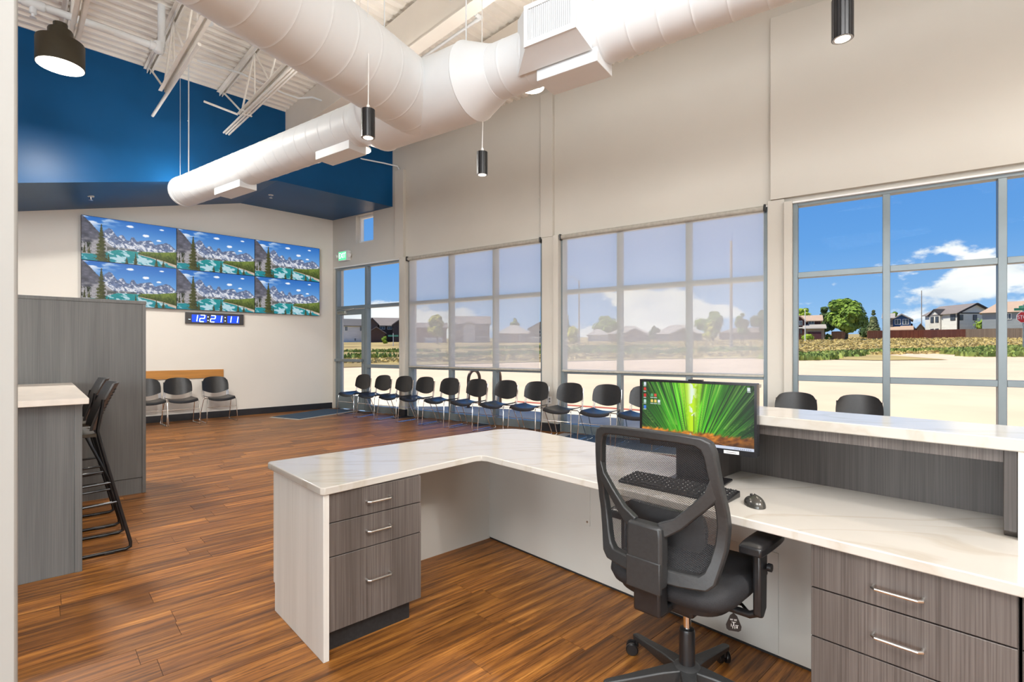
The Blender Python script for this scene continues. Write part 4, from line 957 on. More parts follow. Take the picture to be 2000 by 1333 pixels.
# ---- monitor
mx, my = 1.093, 0.283
t = thing('monitor', 'black computer monitor on the desk showing a green bamboo grove', 'monitor', DSK, (mx, my, CT), math.atan2(0.313 - 0.253, 1.342 - 0.845))
MW, MH = 0.505, 0.297; mz = 0.146
part('housing', MB().box(-MW / 2, MW / 2, 0.004, 0.040, mz, mz + MH), M['screen_black'], t, bev=0.004)
part('bezel', MB().ring([(-MW / 2, mz), (MW / 2, mz), (MW / 2, mz + MH), (-MW / 2, mz + MH)], [(-MW / 2 + .010, mz + .022), (MW / 2 - .010, mz + .022), (MW / 2 - .010, mz + MH - .010), (-MW / 2 + .010, mz + MH - .010)], -0.002, 0.004), M['screen_black'], t, smooth=0)
o = link(bpy.data.objects.new('picture', picture_mesh('picture', bamboo_picture(260, 150), MW - .020, MH - .032, M['screen']))); o.parent = t; o.location = (0, 0.002, mz + .022)
part('label_strip', MB().box(0.125, 0.185, -0.0035, -0.002, mz + .004, mz + .017), M['pcb_white'], t, smooth=0)
part('label_print', MB().box(0.135, 0.175, -0.0042, -0.0036, mz + .009, mz + .0115), M['grille'], t, smooth=0)
part('neck', MB().box(-0.10, 0.045, 0.042, 0.075, 0.012, mz + 0.12), M['screen_black'], t, bev=0.006)
part('base', MB().box(-0.115, 0.115, -0.03, 0.15, 0.0, 0.012), M['screen_black'], t, bev=0.004)
part('webcam_tab', MB().box(-0.03, 0.03, 0.008, 0.03, mz + MH, mz + MH + 0.006), M['screen_black'], t)
solo('notepad', MB().box(0.925, 1.005, 0.50, 0.58, CT, CT + 0.014), mat('yellow_note_paper', srgb(214, 190, 40), 0.7, var=0.05, scale=(30,) * 3), DSK, 'yellow sticky note pad on the desk behind the monitor stand', 'notepad')
t = thing('wall_outlet', 'small white outlet plate low on the middle window pilaster', 'outlet', WIN, (5.70, -0.052, 0.44))
part('plate', MB().box(-.036, .036, -.006, 0, 0, .115), M['pcb_white'], t, bev=.002)
for zz in (.022, .064): part('socket', MB().box(-.016, .016, -.0085, -.006, zz, zz + .028), M['grille'], t)
# ---- keyboard
t = thing('keyboard', 'black full size keyboard on the worktop behind the chair mesh', 'keyboard', DSK, (1.085, 0.145, CT), 0.03)
kb = MB(); KW, KD = 0.465, 0.150
kb.add([(-KW / 2, -KD / 2, 0.0), (KW / 2, -KD / 2, 0.0), (KW / 2, KD / 2, 0.0), (-KW / 2, KD / 2, 0.0), (-KW / 2, -KD / 2, 0.012), (KW / 2, -KD / 2, 0.012), (KW / 2, KD / 2, 0.026), (-KW / 2, KD / 2, 0.026)], [(3, 2, 1, 0), (4, 5, 6, 7), (0, 1, 5, 4), (1, 2, 6, 5), (2, 3, 7, 6), (3, 0, 4, 7)])
part('case', kb, M['black'], t, bev=0.004)
key_me = MB().add([(-.0075, -.0075, 0), (.0075, -.0075, 0), (.0075, .0075, 0), (-.0075, .0075, 0), (-.006, -.006, .006), (.006, -.006, .006), (.006, .006, .006), (-.006, .006, .006)], [(4, 5, 6, 7), (0, 1, 5, 4), (1, 2, 6, 5), (2, 3, 7, 6), (3, 0, 4, 7)]).mesh('key', M['black_matte'], 0)
mark_me = MB().add([(-.002, -.001, .0063), (.001, -.001, .0063), (.001, .0025, .0063), (-.002, .0025, .0063)], [(0, 1, 2, 3)]).mesh('key_mark', M['pcb_white'], 0)
tilt = math.atan2(0.014, KD)
for r in range(6):
    for c in range(22):
        x = -KW / 2 + 0.018 + c * 0.0204 + (0.004 if c >= 15 else 0) - (0.004 if c < 15 else 0); y = -KD / 2 + 0.018 + r * 0.0222
        if r == 0 and 3 < c < 10:
            if c == 5:
                k = link(bpy.data.objects.new('space_key', key_me)); k.parent = t; k.location = (x + 0.03, y, 0.0135 + (y + KD / 2) * math.tan(tilt)); k.scale = (7.2, 1, 1)
            continue
        z = 0.0122 + (y + KD / 2) * math.tan(tilt)
        k = link(bpy.data.objects.new('key', key_me)); k.parent = t; k.location = (x, y, z); k.rotation_euler = (tilt, 0, 0)
        l = link(bpy.data.objects.new('key_mark', mark_me)); l.parent = k
# ---- mouse
def mouse_fn(u, v):
    a = 2 * math.pi * u; ph = math.pi / 2 * v
    x = 0.034 * math.cos(a) * math.cos(ph) * (1 - 0.12 * math.sin(a)); y = 0.058 * math.sin(a) * math.cos(ph)
    return (x, y, 0.036 * math.sin(ph) * (1 - 0.18 * math.sin(a)) + 0.001)
t = thing('mouse', 'dark glossy computer mouse right of the keyboard', 'mouse', DSK, (1.392, 0.165, CT), 0.75)
part('shell', MB().grid(mouse_fn, 32, 10), mat('mouse_shell', (0.07, 0.066, 0.058, 1), 0.22, metal=0.4, var=0.1, scale=(30,) * 3), t)
part('wheel', MB().lathe([(0.009, -0.003), (0.009, 0.003)], 14, (0, 0.024, 0.027), (1, 0, 0)), M['black_matte'], t)

# ---- office chair
t = thing('office_chair', 'black mesh back swivel office chair with lumbar pad at the desk', 'chair', DSK, (0, 0, 0)); t.location = (0.662, 1.936, 0); t.rotation_euler = (0, 0, DSK.rot + 0.03)
dg_, blk = M['dark_grey'], M['black']
def by(x, z):   # depth of the back surface
    return -0.262 + 0.55 * x * x - 0.10 * max(0, z - 0.80) * 1.2 + 0.05 * math.exp(-((z - 0.70) / 0.13) ** 2) * 0.6
def dense(pts, n):
    out = []; m = len(pts)
    for i in range(m):
        a, b = pts[i], pts[(i + 1) % m]
        for k in range(n): out.append((a[0] + (b[0] - a[0]) * k / n, a[1] + (b[1] - a[1]) * k / n))
    return out
right_o = [(0.0, 1.050), (0.12, 1.048), (0.19, 1.042), (0.215, 1.030), (0.226, 1.0), (0.236, 0.90), (0.245, 0.82), (0.247, 0.76), (0.238, 0.68), (0.222, 0.61), (0.212, 0.57), (0.19, 0.548), (0.10, 0.538), (0.0, 0.536)]
right_i = [(0.0, 1.018), (0.11, 1.017), (0.165, 1.013), (0.183, 1.003), (0.192, 0.98), (0.203, 0.90), (0.212, 0.82), (0.213, 0.76), (0.205, 0.70), (0.192, 0.645), (0.178, 0.607), (0.16, 0.590), (0.09, 0.585), (0.0, 0.584)]
outer = right_o + [(-x, z) for x, z in right_o[-2:0:-1]]; inner = right_i + [(-x, z) for x, z in right_i[-2:0:-1]]
outer, inner = dense(outer, 3), dense(inner, 3)
part('back_frame', MB().ring(outer, inner, -0.018, 0.016, by), dg_, t, smooth=0.9, bev=0.006)
def mesh_fn(u, v):
    z = 0.575 + v * (1.025 - 0.575); hw = np.interp(z, [0.57, 0.61, 0.66, 0.76, 0.90, 1.03], [0.185, 0.205, 0.212, 0.225, 0.212, 0.19])
    x = (2 * u - 1) * hw; return (x, by(x, z) + 0.012, z)
part('back_mesh', MB().grid(mesh_fn, 16, 16), M['mesh'], t)
def arm_strip(s):
    sec = [((.214, .930), (.226, .850)), ((.190, .868), (.204, .822)), ((.146, .818), (.168, .786)), ((.094, .766), (.118, .734)), ((.040, .742), (.066, .696))]
    vs = []; fs = []
    for i, sc in enumerate(sec):
        for X, Z in sc:
            for yy in (-0.016, 0.010): vs.append((s * X, by(s * X, Z) + yy - 0.012 * i, Z))
    for i in range(4):
        a, b = 4 * i, 4 * i + 4
        fs += [(a, a + 1, b + 1, b), (a + 2, b + 2, b + 3, a + 3), (a, b, b + 2, a + 2), (a + 1, a + 3, b + 3, b + 1)]
    fs += [(0, 2, 3, 1), (16, 17, 19, 18)]
    return MB().add(vs, fs)
for s in (-1, 1): part('back_strut', arm_strip(s), dg_, t, bev=0.005)
part('spine', MB().prism([(-0.062, 0.735), (0.062, 0.735), (0.066, 0.70), (0.066, 0.62), (0.064, 0.525), (-0.064, 0.525), (-0.066, 0.62), (-0.066, 0.70)], -0.315, -0.262, 'xz'), dg_, t, bev=0.010)
part('spine_lower', MB().prism([(-0.064, 0.618), (0.064, 0.618), (0.064, 0.512), (-0.064, 0.512)], -0.318, -0.30, 'xz'), dg_, t, bev=0.004)
part('back_bracket', MB().box(-0.050, 0.050, -0.296, -0.235, 0.425, 0.56).box(-0.045, 0.045, -0.27, 0.0, 0.415, 0.445), blk, t, bev=0.008)
def lumb(u, v):
    x = (2 * u - 1) * 0.15; z = 0.635 + v * 0.125; e = (1 - abs(2 * u - 1) ** 4) * (1 - abs(2 * v - 1) ** 4)
    return (x * (1 - 0.12 * abs(2 * v - 1) ** 3), by(x, z) + 0.03 + 0.02 * (1 - e), z)
part('lumbar_pad', MB().grid(lumb, 14, 8, (0, 0.02, 0)), dg_, t)
# seat cushion: rounded slab
def cushion(mb, hw, y0, y1, z0, z1):
    ns, nr = 40, 7; vs = []
    for i, (f, z) in enumerate(((0.0, z0), (0.80, z0 + 0.004), (0.95, z0 + 0.02), (1.0, z0 + 0.048), (0.985, z1 - 0.022), (0.90, z1 - 0.004), (0.55, z1), (0.0, z1 - 0.004))):
        for k in range(ns):
            a = 2 * math.pi * k / ns; c, s = math.cos(a), math.sin(a); e = 0.42
            x = math.copysign(abs(c) ** e, c) * hw * f; y = (y0 + y1) / 2 + math.copysign(abs(s) ** e, s) * (y1 - y0) / 2 * f
            vs.append((x, y, z + (0.012 * (abs(x) / hw) ** 2 if i > 3 else 0) - 0.018 * max(0, (y - y1 + .1) / .1) ** 2))
    fs = [(i * ns + k, i * ns + (k + 1) % ns, (i + 1) * ns + (k + 1) % ns, (i + 1) * ns + k) for i in range(7) for k in range(ns)]
    return mb.add(vs, fs)
part('seat_cushion', cushion(MB(), 0.236, -0.235, 0.255, 0.440, 0.530), M['fabric_black'], t, smooth=1.2)
part('seat_pan', cushion(MB(), 0.205, -0.20, 0.21, 0.415, 0.448), blk, t, smooth=1.2)
part('tilt_mechanism', MB().box(-0.085, 0.085, -0.13, 0.12, 0.372, 0.420), blk, t, bev=0.012)
part('gas_lift', MB().lathe([(0.014, 0.24), (0.014, 0.38)], 16), M['chrome'], t, label='chrome gas lift column')
part('lift_sleeve', MB().lathe([(0.029, 0.105), (0.029, 0.255), (0.026, 0.265), (0.014, 0.268)], 20), blk, t)
part('hub', MB().lathe([(0.036, 0.055), (0.052, 0.085), (0.048, 0.125), (0.034, 0.135)], 24), dg_, t)
base_rot = t.rotation_euler.z
for k in range(5):
    a = math.radians(113.4 - 72 * k) - base_rot; c, s = math.cos(a), math.sin(a)
    mb = MB(); vs = []
    for r_, w, z0, z1 in ((0.035, 0.062, 0.060, 0.125), (0.10, 0.048, 0.066, 0.118), (0.22, 0.036, 0.066, 0.100), (0.305, 0.030, 0.062, 0.088), (0.322, 0.022, 0.055, 0.084)):
        for sg in (-1, 1):
            for z, ww in ((z0, w * 0.8), (z1, w)): vs.append((c * r_ - s * sg * ww / 2, s * r_ + c * sg * ww / 2, z))
    fs = []
    for i in range(4):
        q = 4 * i; fs += [(q, q + 1, q + 5, q + 4), (q + 2, q + 6, q + 7, q + 3), (q, q + 4, q + 6, q + 2), (q + 1, q + 3, q + 7, q + 5)]
    fs += [(0, 2, 3, 1), (16, 17, 19, 18)]
    lg = part('leg', mb.add(vs, fs), dg_, t, bev=0.006)
    cx, cy = c * 0.305, s * 0.305; ca = a + 0.9; dx, dy = math.cos(ca), math.sin(ca)
    cb = MB()
    for sg in (-1, 1):
        cb.lathe([(0.010, 0.0), (0.024, 0.002), (0.026, 0.006), (0.026, 0.016), (0.022, 0.020)], 20, (cx + dx * .02 + sg * -dy * 0.004, cy + dy * .02 + sg * dx * 0.004, 0.0265), (-dy * sg, dx * sg, 0))
    cb.tube([(cx, cy, 0.066), (cx, cy, 0.040), (cx + dx * .02, cy + dy * .02, 0.030)], 0.008, 8)
    part('caster', cb, blk, lg)
for s in (-1, 1):
    ar = part('armrest', MB().grid(lambda u, v: (s * 0.262 + (2 * u - 1) * 0.042 * (1 - 0.15 * abs(2 * v - 1) ** 3), -0.09 + v * 0.23, 0.668 + 0.010 * (1 - (2 * u - 1) ** 4) * (1 - (2 * v - 1) ** 6)), 10, 12, (0, 0, -0.030)), blk, t, bev=0.006)
    part('arm_post', MB().prism([(-0.030, 0.652), (0.040, 0.652), (0.032, 0.43), (0.0, 0.402), (-0.028, 0.415)], s * 0.262 - 0.014, s * 0.262 + 0.014, 'yz'), blk, ar, bev=0.008)
    part('arm_bracket', MB().tube([(s * 0.262, 0.0, 0.420), (s * 0.23, 0.0, 0.402), (s * 0.08, 0.0, 0.398)], 0.013, 10), blk, ar)
    part('arm_knob', MB().lathe([(0.006, 0), (0.014, 0.008), (0.014, 0.020)], 14, (s * 0.274, 0.022, 0.575), (s, 0, 0)), blk, ar)
tg = part('instruction_tag', MB().prism([(0.0, 0.346), (0.012, 0.335), (0.026, 0.300), (0.024, 0.286), (0.016, 0.280), (-0.016, 0.280), (-0.024, 0.286), (-0.026, 0.300), (-0.012, 0.335)], -0.003, 0.0, 'xz'), blk, t, label='black teardrop tag with white pictogram')
tg.location = (0.158, 0.040, 0.022); tg.rotation_euler = (0, 0, 0.46)
pm = MB()
for a in ((-.012, -.002, .322, .3235), (.001, .011, .322, .3235), (-.012, -.003, .319, .3202), (.001, .010, .319, .3202), (-.007, .007, .312, .3135), (-.0015, .0015, .300, .312), (-.009, -.007, .296, .306), (.005, .016, .302, .3035), (-.004, -.002, .290, .300), (.003, .005, .290, .300), (.009, .013, .292, .300)):
    pm.box(a[0], a[1], -0.0042, -0.0031, a[2], a[3])
part('pictogram', pm, M['pcb_white'], tg, smooth=0)
part('tag_cord', MB().tube([(0, 0, 0.345), (0.002, 0.01, 0.37), (0.0, 0.03, 0.395)], 0.003, 6), blk, tg)
part('height_lever', MB().tube([(0.08, 0.05, 0.400), (0.18, 0.06, 0.398), (0.212, 0.05, 0.378), (0.232, 0.05, 0.382)], 0.006, 8), blk, t)

# ================================================================== LEFT COUNTERS
# tall grey partition
TP = DSK.loc((-3.383, 4.731))
t = thing('tall_partition', 'tall grey wood-grain partition behind the bar counter', 'partition', DSK, (TP[0] - 0.35, TP[1] - 1.4, 0)); off = (TP[0] - 0.35, TP[1] - 1.4, 0)
part('panel', MB().box(TP[0] - 0.55, TP[0], TP[1] - 3.2, TP[1] - 0.028, 0.145, 1.735), M['lam_cool'], t, off, 0.002)
part('base_panel', MB().box(TP[0] - 0.55, TP[0] - 0.006, TP[1] - 3.2, TP[1] - 0.028, 0.0, 0.14), M['lam_cool'], t, off)
part('edge_strip', MB().box(TP[0] - 0.55, TP[0] + 0.004, TP[1] - 0.028, TP[1], 0.0, 1.735), M['lam_cool'], t, off, 0.002)
part('cap', MB().box(TP[0] - 0.56, TP[0] + 0.006, TP[1] - 3.2, TP[1] + 0.004, 1.735, 1.765), M['lam_cool'], t, off, 0.003)
# bar counter
BP = DSK.loc((-2.558, 3.048)); bx, by_ = BP
t = thing('bar_counter', 'grey wood-grain bar counter with white top at the left edge', 'counter', DSK, (bx - 0.6, by_ - 0.6, 0)); off = (bx - 0.6, by_ - 0.6, 0)
part('end_panel', MB().box(bx - 0.03, bx, by_ - 1.6, by_ - 0.035, 0.0, 1.003), M['lam_cool'], t, off, 0.002)
part('corner_strip', MB().box(bx - 0.04, bx + 0.004, by_ - 0.035, by_, 0.0, 1.003), M['lam_cool'], t, off, 0.002)
part('side_panel', MB().box(bx - 1.75, bx - 0.04, by_ - 0.35, by_ - 0.32, 0.0, 1.003), M['lam_cool'], t, off)
tp = DSK.loc((-2.46, 2.979)); 
part('top', MB().box(bx - 1.78, tp[0], by_ - 1.65, tp[1], 1.003, 1.037), mat('bar_top_laminate', (0.78, 0.71, 0.63, 1), 0.3, var=0.05, scale=(3, 9, 1)), t, off, 0.003)

# bar stools (face the bar, backs to +y)
def stool(label, x):
    t = thing('bar_stool', label, 'stool', DSK, (x, by_ + 0.03, 0), math.pi, group='bar stools'); bk = M['black']
    # local: +y towards the bar, -y behind
    def back(u, v):
        s = 2 * u - 1; z = 0.80 + v * 0.30; w = 0.215 - 0.03 * (1 - v) ** 2 - 0.02 * abs(v) ** 6
        return (s * w, -0.055 - 0.115 * v ** 1.3 + 0.04 * s * s, z)
    part('backrest', MB().grid(back, 14, 10, (0, -0.016, 0)), mat_stool, t, bev=0.003)
    holes = MB()
    for i in range(9):
        for j in range(12):
            u, v = 0.16 + i * 0.085, 0.14 + j * 0.065; p = back(u, v)
            holes.bar((p[0] - .009, p[1] - 0.0165, p[2]), (p[0] + .009, p[1] - 0.0165, p[2]), 0.003, 0.010)
    part('perforations', holes, M['black_matte'], t, smooth=0, kind='stuff')
    part('seat', MB().grid(lambda u, v: ((2 * u - 1) * 0.215, -0.05 + v * 0.40, 0.785 - 0.012 * math.cos((2 * u - 1) * 1.5) - 0.03 * max(0, v - .85) / .15), 12, 10, (0, 0, -0.02)), M['black_brown'], t)
    for s in (-1, 1):
        X = s * 0.205
        part('side_frame', MB().tube([(X, -0.085, 1.0), (X, -0.055, 0.80), (X, -0.075, 0.70), (X, -0.225, 0.05), (X, -0.225, 0.022), (X, -0.20, 0.011), (X, 0.31, 0.011), (X, 0.335, 0.03), (X, 0.33, 0.06), (X, 0.26, 0.70), (X, 0.22, 0.765)], 0.0105, 10), bk, t)
        part('brace', MB().tube([(X, 0.0, 0.765), (X, -0.14, 0.42)], 0.008, 8), bk, t)
        part('runner_glide', MB().box(X - .014, X + .014, 0.03, 0.09, 0.002, 0.012).box(X - .014, X + .014, -0.14, -0.09, 0.002, 0.012), bk, t)
    for y, z in ((-0.13, 0.45), (0.295, 0.36), (0.318, 0.16)):
        part('rung', MB().tube([(-0.205, y, z), (0.205, y, z)], 0.009, 8), bk, t)
    for z in (0.46, 0.33):
        for s in (-1, 1):
            part('side_rung', MB().tube([(s * .205, -0.075 - 0.15 * (0.70 - z) / 0.65, z), (s * .205, 0.28, z - 0.02)], 0.008, 8), bk, t)
    return t
mat_stool = mat('grey_black_shell', (0.045, 0.045, 0.046, 1), 0.4, var=0.08, scale=(20,) * 3)
M['black_brown'] = mat('brown_seat_vinyl', (0.045, 0.033, 0.018, 1), 0.45, var=0.15, scale=(20,) * 3)
stool('black perforated bar stool at the near end of the bar counter', bx - 0.42)
stool('black perforated bar stool behind the nearer one, next to the partition', bx - 1.05)

# ================================================================== OUTDOORS
SLOPE = 0.0285
def gz(x, y):
    d = WIN.loc((x, y))[1] - 0.25
    return -0.03 + SLOPE * max(0, d)
def out_at(px, Z):   # point on the ground in pixel column px, Z metres out
    x = (px - 1000) / 1000 * Z; return Vector((x, Z, gz(x, Z)))
# ground sheets
def sheet(name, poly, m, dz, kind='structure'):
    mb = MB(); mb.add([(p[0], p[1], gz(p[0], p[1]) + dz) for p in poly], [tuple(range(len(poly)))])
    return solo(name, mb, m, kind=kind, smooth=0)
w0, w1 = WIN.p(-60, 0.24), WIN.p(80, 0.24)
sheet('ground_apron', [tuple(w0)[:2], tuple(w1)[:2], tuple(WIN.p(80, 60))[:2], tuple(WIN.p(-60, 60))[:2]], M['concrete_out'], 0)
sheet('ground_walk', [tuple(WIN.p(-30, 0.24))[:2], tuple(WIN.p(40, 0.24))[:2], tuple(WIN.p(40, 2.9))[:2], tuple(WIN.p(-30, 2.9))[:2]], M['walk'], 0.012)
solo('red_curb', MB().box(3.0, 9.0, 2.9, 3.03, 0.02, 0.075), M['red_curb'], WIN, 'low red painted curb outside the shaded windows', 'curb')
M['field'] = mat('dry_grass_field', srgb(136, 114, 68), 0.95, col2=srgb(172, 150, 94), scale=(0.16, 0.16, 0.16), detail=10, space='World', ramp=(0.42, 0.60))
M['lawn'] = mat('green_lawn', srgb(96, 118, 50), 0.95, var=0.25, scale=(0.5,) * 3, detail=6, space='World')
def fz(x, y): return gz(x, y) + 0.06
# field: starts along a line about 30-37 m out, runs to the fence and on to the hills
mb = MB()
edge = [(-260, 10), (-14, 27.5), (-8, 29.5), (0, 31.5), (10, 33), (16, 32.0), (19.5, 27.5), (23, 27), (24.5, 34), (30, 37.0), (33, 34), (36, 27.5), (40, 26), (80, 24), (300, -60)]
far = [(420, 190), (180, 420), (-320, 420), (-420, 120)]
poly = edge + far
mb.add([(x, y, gz(x, y) + 0.03) for x, y in poly], [tuple(range(len(poly)))])
solo('ground_field', mb, M['field'], kind='structure', smooth=0)
# grass and weeds: joined blades
def tufts(name, n, pick, hmin, hmax, wid, m, lab=None):
    rng = random.Random(5); vs = []; fs = []
    for _ in range(n):
        x, y, s = pick(rng); z = gz(x, y) + 0.02
        for b in range(3):
            a = rng.random() * 6.28; h = (hmin + rng.random() * (hmax - hmin)) * s; w = wid * s * (0.6 + rng.random())
            bx_, by2 = x + rng.uniform(-.2, .2) * s, y + rng.uniform(-.2, .2) * s
            c, s_ = math.cos(a) * w, math.sin(a) * w; lx, ly = rng.uniform(-.4, .4) * h, rng.uniform(-.4, .4) * h
            k = len(vs); vs += [(bx_ - c, by2 - s_, z), (bx_ + c, by2 + s_, z), (bx_ + lx + c * .3, by2 + ly + s_ * .3, z + h), (bx_ + lx - c * .3, by2 + ly - s_ * .3, z + h * .9)]; fs.append((k, k + 1, k + 2, k + 3))
    mb = MB(); mb.v = vs; mb.f = fs
    o = link(bpy.data.objects.new(name, mb.mesh(name, m, 0))); tag(o, lab, 'grass', kind='stuff'); return o
M['weed'] = mat('green_weeds', srgb(106, 128, 58), 0.9, col2=srgb(156, 164, 84), scale=(0.8,) * 3, space='World')
M['drygrass'] = mat('straw_grass', srgb(176, 152, 92), 0.9, col2=srgb(206, 184, 120), scale=(0.6,) * 3, space='World')
def pick_field(r):
    px = r.uniform(400, 2100); Z = 34 + 95 * r.random() ** 1.4; return (px - 1000) / 1000 * Z, Z, 1 + Z / 120
tufts('dry_grass', 9000, pick_field, 0.05, 0.13, 0.12, M['drygrass'], 'dry straw grass covering the empty lot outside')
patches = [(1560, 31, 2.2), (1600, 33, 2.6), (1640, 35, 1.8), (1575, 29.5, 1.6), (1655, 36.5, 1.5), (1700, 37.5, 1.0), (1740, 38.0, 1.6), (1770, 38, 1.4), (1830, 38.2, 1.8), (1930, 36, 3.0), (1970, 34, 3.4), (1905, 33, 1.8), (1955, 30, 2.0), (1990, 40, 3), (860, 42, 3), (700, 44, 5), (690, 60, 6), (770, 58, 5), (1000, 46, 4), (1180, 48, 4), (1420, 46, 5), (1280, 42, 3), (1200, 60, 7), (980, 70, 7)]
def pick_patch(r):
    p = r.choice(patches); c = out_at(p[0], p[1]); a = r.random() * 6.28; d = p[2] * math.sqrt(r.random()) * .8
    return c.x + math.cos(a) * d * 1.3, c.y + math.sin(a) * d * .7, 0.75 + p[2] / 6
tufts('green_weeds', 3200, pick_patch, 0.10, 0.30, 0.12, M['weed'], 'clumps of green weeds at the edge of the lot')

# trees
def foliage_mat(name, c1, c2):
    return mat(name, c1, 0.75, col2=c2, scale=(0.9,) * 3, space='World', spec=0.2, ramp=(0.35, 0.65))
M['bark'] = mat('bark', (0.10, 0.075, 0.05, 1), 0.9, var=0.2, scale=(3,) * 3)
leafs = {'mid': foliage_mat('mid_green_leaves', srgb(70, 96, 34), srgb(136, 160, 58)), 'dark': foliage_mat('dark_green_leaves', srgb(44, 64, 32), srgb(82, 104, 50)),
         'bright': foliage_mat('bright_green_leaves', srgb(112, 140, 40), srgb(176, 190, 62)), 'yellow': foliage_mat('yellow_green_leaves', srgb(150, 150, 42), srgb(206, 198, 74)),
         'olive': foliage_mat('olive_needles', srgb(70, 84, 50), srgb(128, 130, 84)), 'red': foliage_mat('plum_leaves', srgb(78, 44, 42), srgb(120, 74, 62))}
def tree(label, px0, px1, ytop, ybase, Z, kind, trunk=0.18, name='tree', cone=False, n=2300, seed=1, group='trees beyond the lot'):
    c = out_at((px0 + px1) / 2, Z); H = (ybase - ytop) / 1000 * Z; R = (px1 - px0) / 2000 * Z * 1.16
    c.z = EYE + (683 - ybase) / 1000 * Z if abs(EYE + (683 - ybase) / 1000 * Z - c.z) < 3.5 else c.z
    c.z = gz(c.x, c.y) if c.z < gz(c.x, c.y) else c.z
    H = EYE + (683 - ytop) / 1000 * Z - gz(c.x, c.y); c.z = gz(c.x, c.y)
    t = thing(name, label, 'tree' if name == 'tree' else 'shrub', WORLD, tuple(c), group=group)
    rng = random.Random(seed); vs = []; fs = []
    h0 = trunk * H
    blobs = []
    for k in range(16):
        v = rng.random(); rr = R * ((1 - v) * .95 + .1 if cone else (math.sin(math.pi * (0.18 + 0.74 * v)))) * 0.62; a = rng.random() * 6.28
        q = 0.0 if cone else rng.random() * .75
        blobs.append((math.cos(a) * rr * q * 1.3, math.sin(a) * rr * q * 1.3, h0 + (H - h0) * (0.12 + 0.76 * v), max(rr * (0.7 if not cone else 1.15), 0.12 * R)))
    ls = 0.062 * (H * R) ** .5
    for _ in range(n):
        b = rng.choice(blobs); th = rng.random() * 6.28; z = rng.uniform(-1, 1); r = b[3] * (0.72 + 0.32 * rng.random()); s = math.sqrt(1 - z * z)
        p = Vector((b[0] + r * s * math.cos(th), b[1] + r * s * math.sin(th), min(H, max(h0 * .7, b[2] + r * z * .85))))
        e1 = Vector((rng.gauss(0, 1), rng.gauss(0, 1), rng.gauss(0, 1))).normalized(); nrm = (p - Vector(b[:3])).normalized() * .7 + Vector((0, 0, .35)); e2 = nrm.cross(e1).normalized(); e1 = e2.cross(nrm).normalized()
        l = ls * rng.uniform(.6, 1.3); k = len(vs)
        vs += [p - e1 * l, p + e2 * l * .7, p + e1 * l, p - e2 * l * .7]; fs.append((k, k + 1, k + 2, k + 3))
    core = MB()
    for b in blobs:
        core.lathe([(b[3] * .66 * math.cos(x), b[3] * .60 * math.sin(x)) for x in (-1.5, -.9, -.3, .3, .9, 1.5)], 10, b[:3])
    mb = MB(); mb.v = [tuple(v) for v in vs]; mb.f = fs; mb.add(core.v, core.f)
    part('foliage', mb, leafs[kind], t, smooth=0, kind='stuff')
    if trunk > 0.02: part('trunk', MB().tube([(0, 0, -0.1), (0.02 * R, 0, h0), (0, 0, H * .55)], [0.05 * R + .08, 0.04 * R + .06, .04], 8), M['bark'], t)
    return t
tree('big round bright green tree in the right window, left of its mullion', 1612, 1694, 576, 664, 104, 'mid', .16, n=5000, seed=3)
tree('light green tree behind the maroon house roof', 1545, 1592, 596, 650, 128, 'bright', .1, seed=4)
tree('dark green tree between the maroon house and the big tree', 1588, 1632, 594, 662, 120, 'dark', .1, seed=5)
tree('yellow green tree at the left edge of the right window', 1536, 1556, 610, 655, 90, 'yellow', .2, seed=6)
tree('tall olive evergreen right of the big tree', 1690, 1722, 600, 664, 114, 'olive', .05, cone=True, seed=7)
tree('dark evergreen peeking behind the big tree', 1676, 1704, 606, 664, 122, 'dark', .05, cone=True, seed=8)
tree('small treetop above the blue house', 1733, 1760, 603, 640, 150, 'mid', .2, seed=9)
tree('plum leaved tree in front of the blue house', 1764, 1792, 631, 655, 118, 'red', .15, seed=10)
tree('feathery green tree before the grey house at far right', 1911, 1976, 613, 656, 105, 'mid', .08, n=1800, seed=11)
tree('small bright green street tree by the dark brown house', 744, 759, 655, 675, 120, 'bright', .2, seed=12)
tree('round yellow green tree seen through the first shade', 832, 876, 609, 675, 110, 'yellow', .2, seed=13)
tree('small treetop over the low roofs seen through the first shade', 993, 1020, 618, 660, 130, 'mid', .2, seed=14)
tree('grey green tree at the left edge of the second shade', 1092, 1120, 610, 668, 110, 'mid', .1, seed=15)
tree('yellow green tree low in the left pane of the second shade', 1100, 1140, 634, 672, 100, 'yellow', .1, seed=16)
tree('round green tree behind the roofs left of the second shade mullion', 1150, 1218, 615, 668, 152, 'mid', .1, seed=17)
tree('dark tree between the two low houses behind the second shade', 1264, 1292, 634, 670, 105, 'dark', .1, seed=18)
tree('large grey green tree left of the tall light pole', 1360, 1424, 604, 668, 112, 'mid', .1, n=2200, seed=19)
tree('yellow tree in front of the large one left of the pole', 1372, 1400, 626, 664, 100, 'yellow', .1, seed=20)
tree('green tree just right of the tall light pole', 1430, 1466, 608, 664, 114, 'mid', .1, seed=21)
tree('dark green tree at the right end of the second shade', 1464, 1512, 602, 664, 110, 'dark', .1, n=2000, seed=22)
tree('clipped green bush before the maroon house', 1563, 1594, 653, 664, 104, 'bright', 0, 'bush', n=700, seed=23, group='bushes')
tree('clipped green bush right of the maroon house garage', 1608, 1624, 651, 662, 106, 'mid', 0, 'bush', n=500, seed=24, group='bushes')
tree('orange green bush at the left end of the wooden fence', 1696, 1712, 645, 655, 112, 'yellow', 0, 'bush', n=500, seed=25, group='bushes')

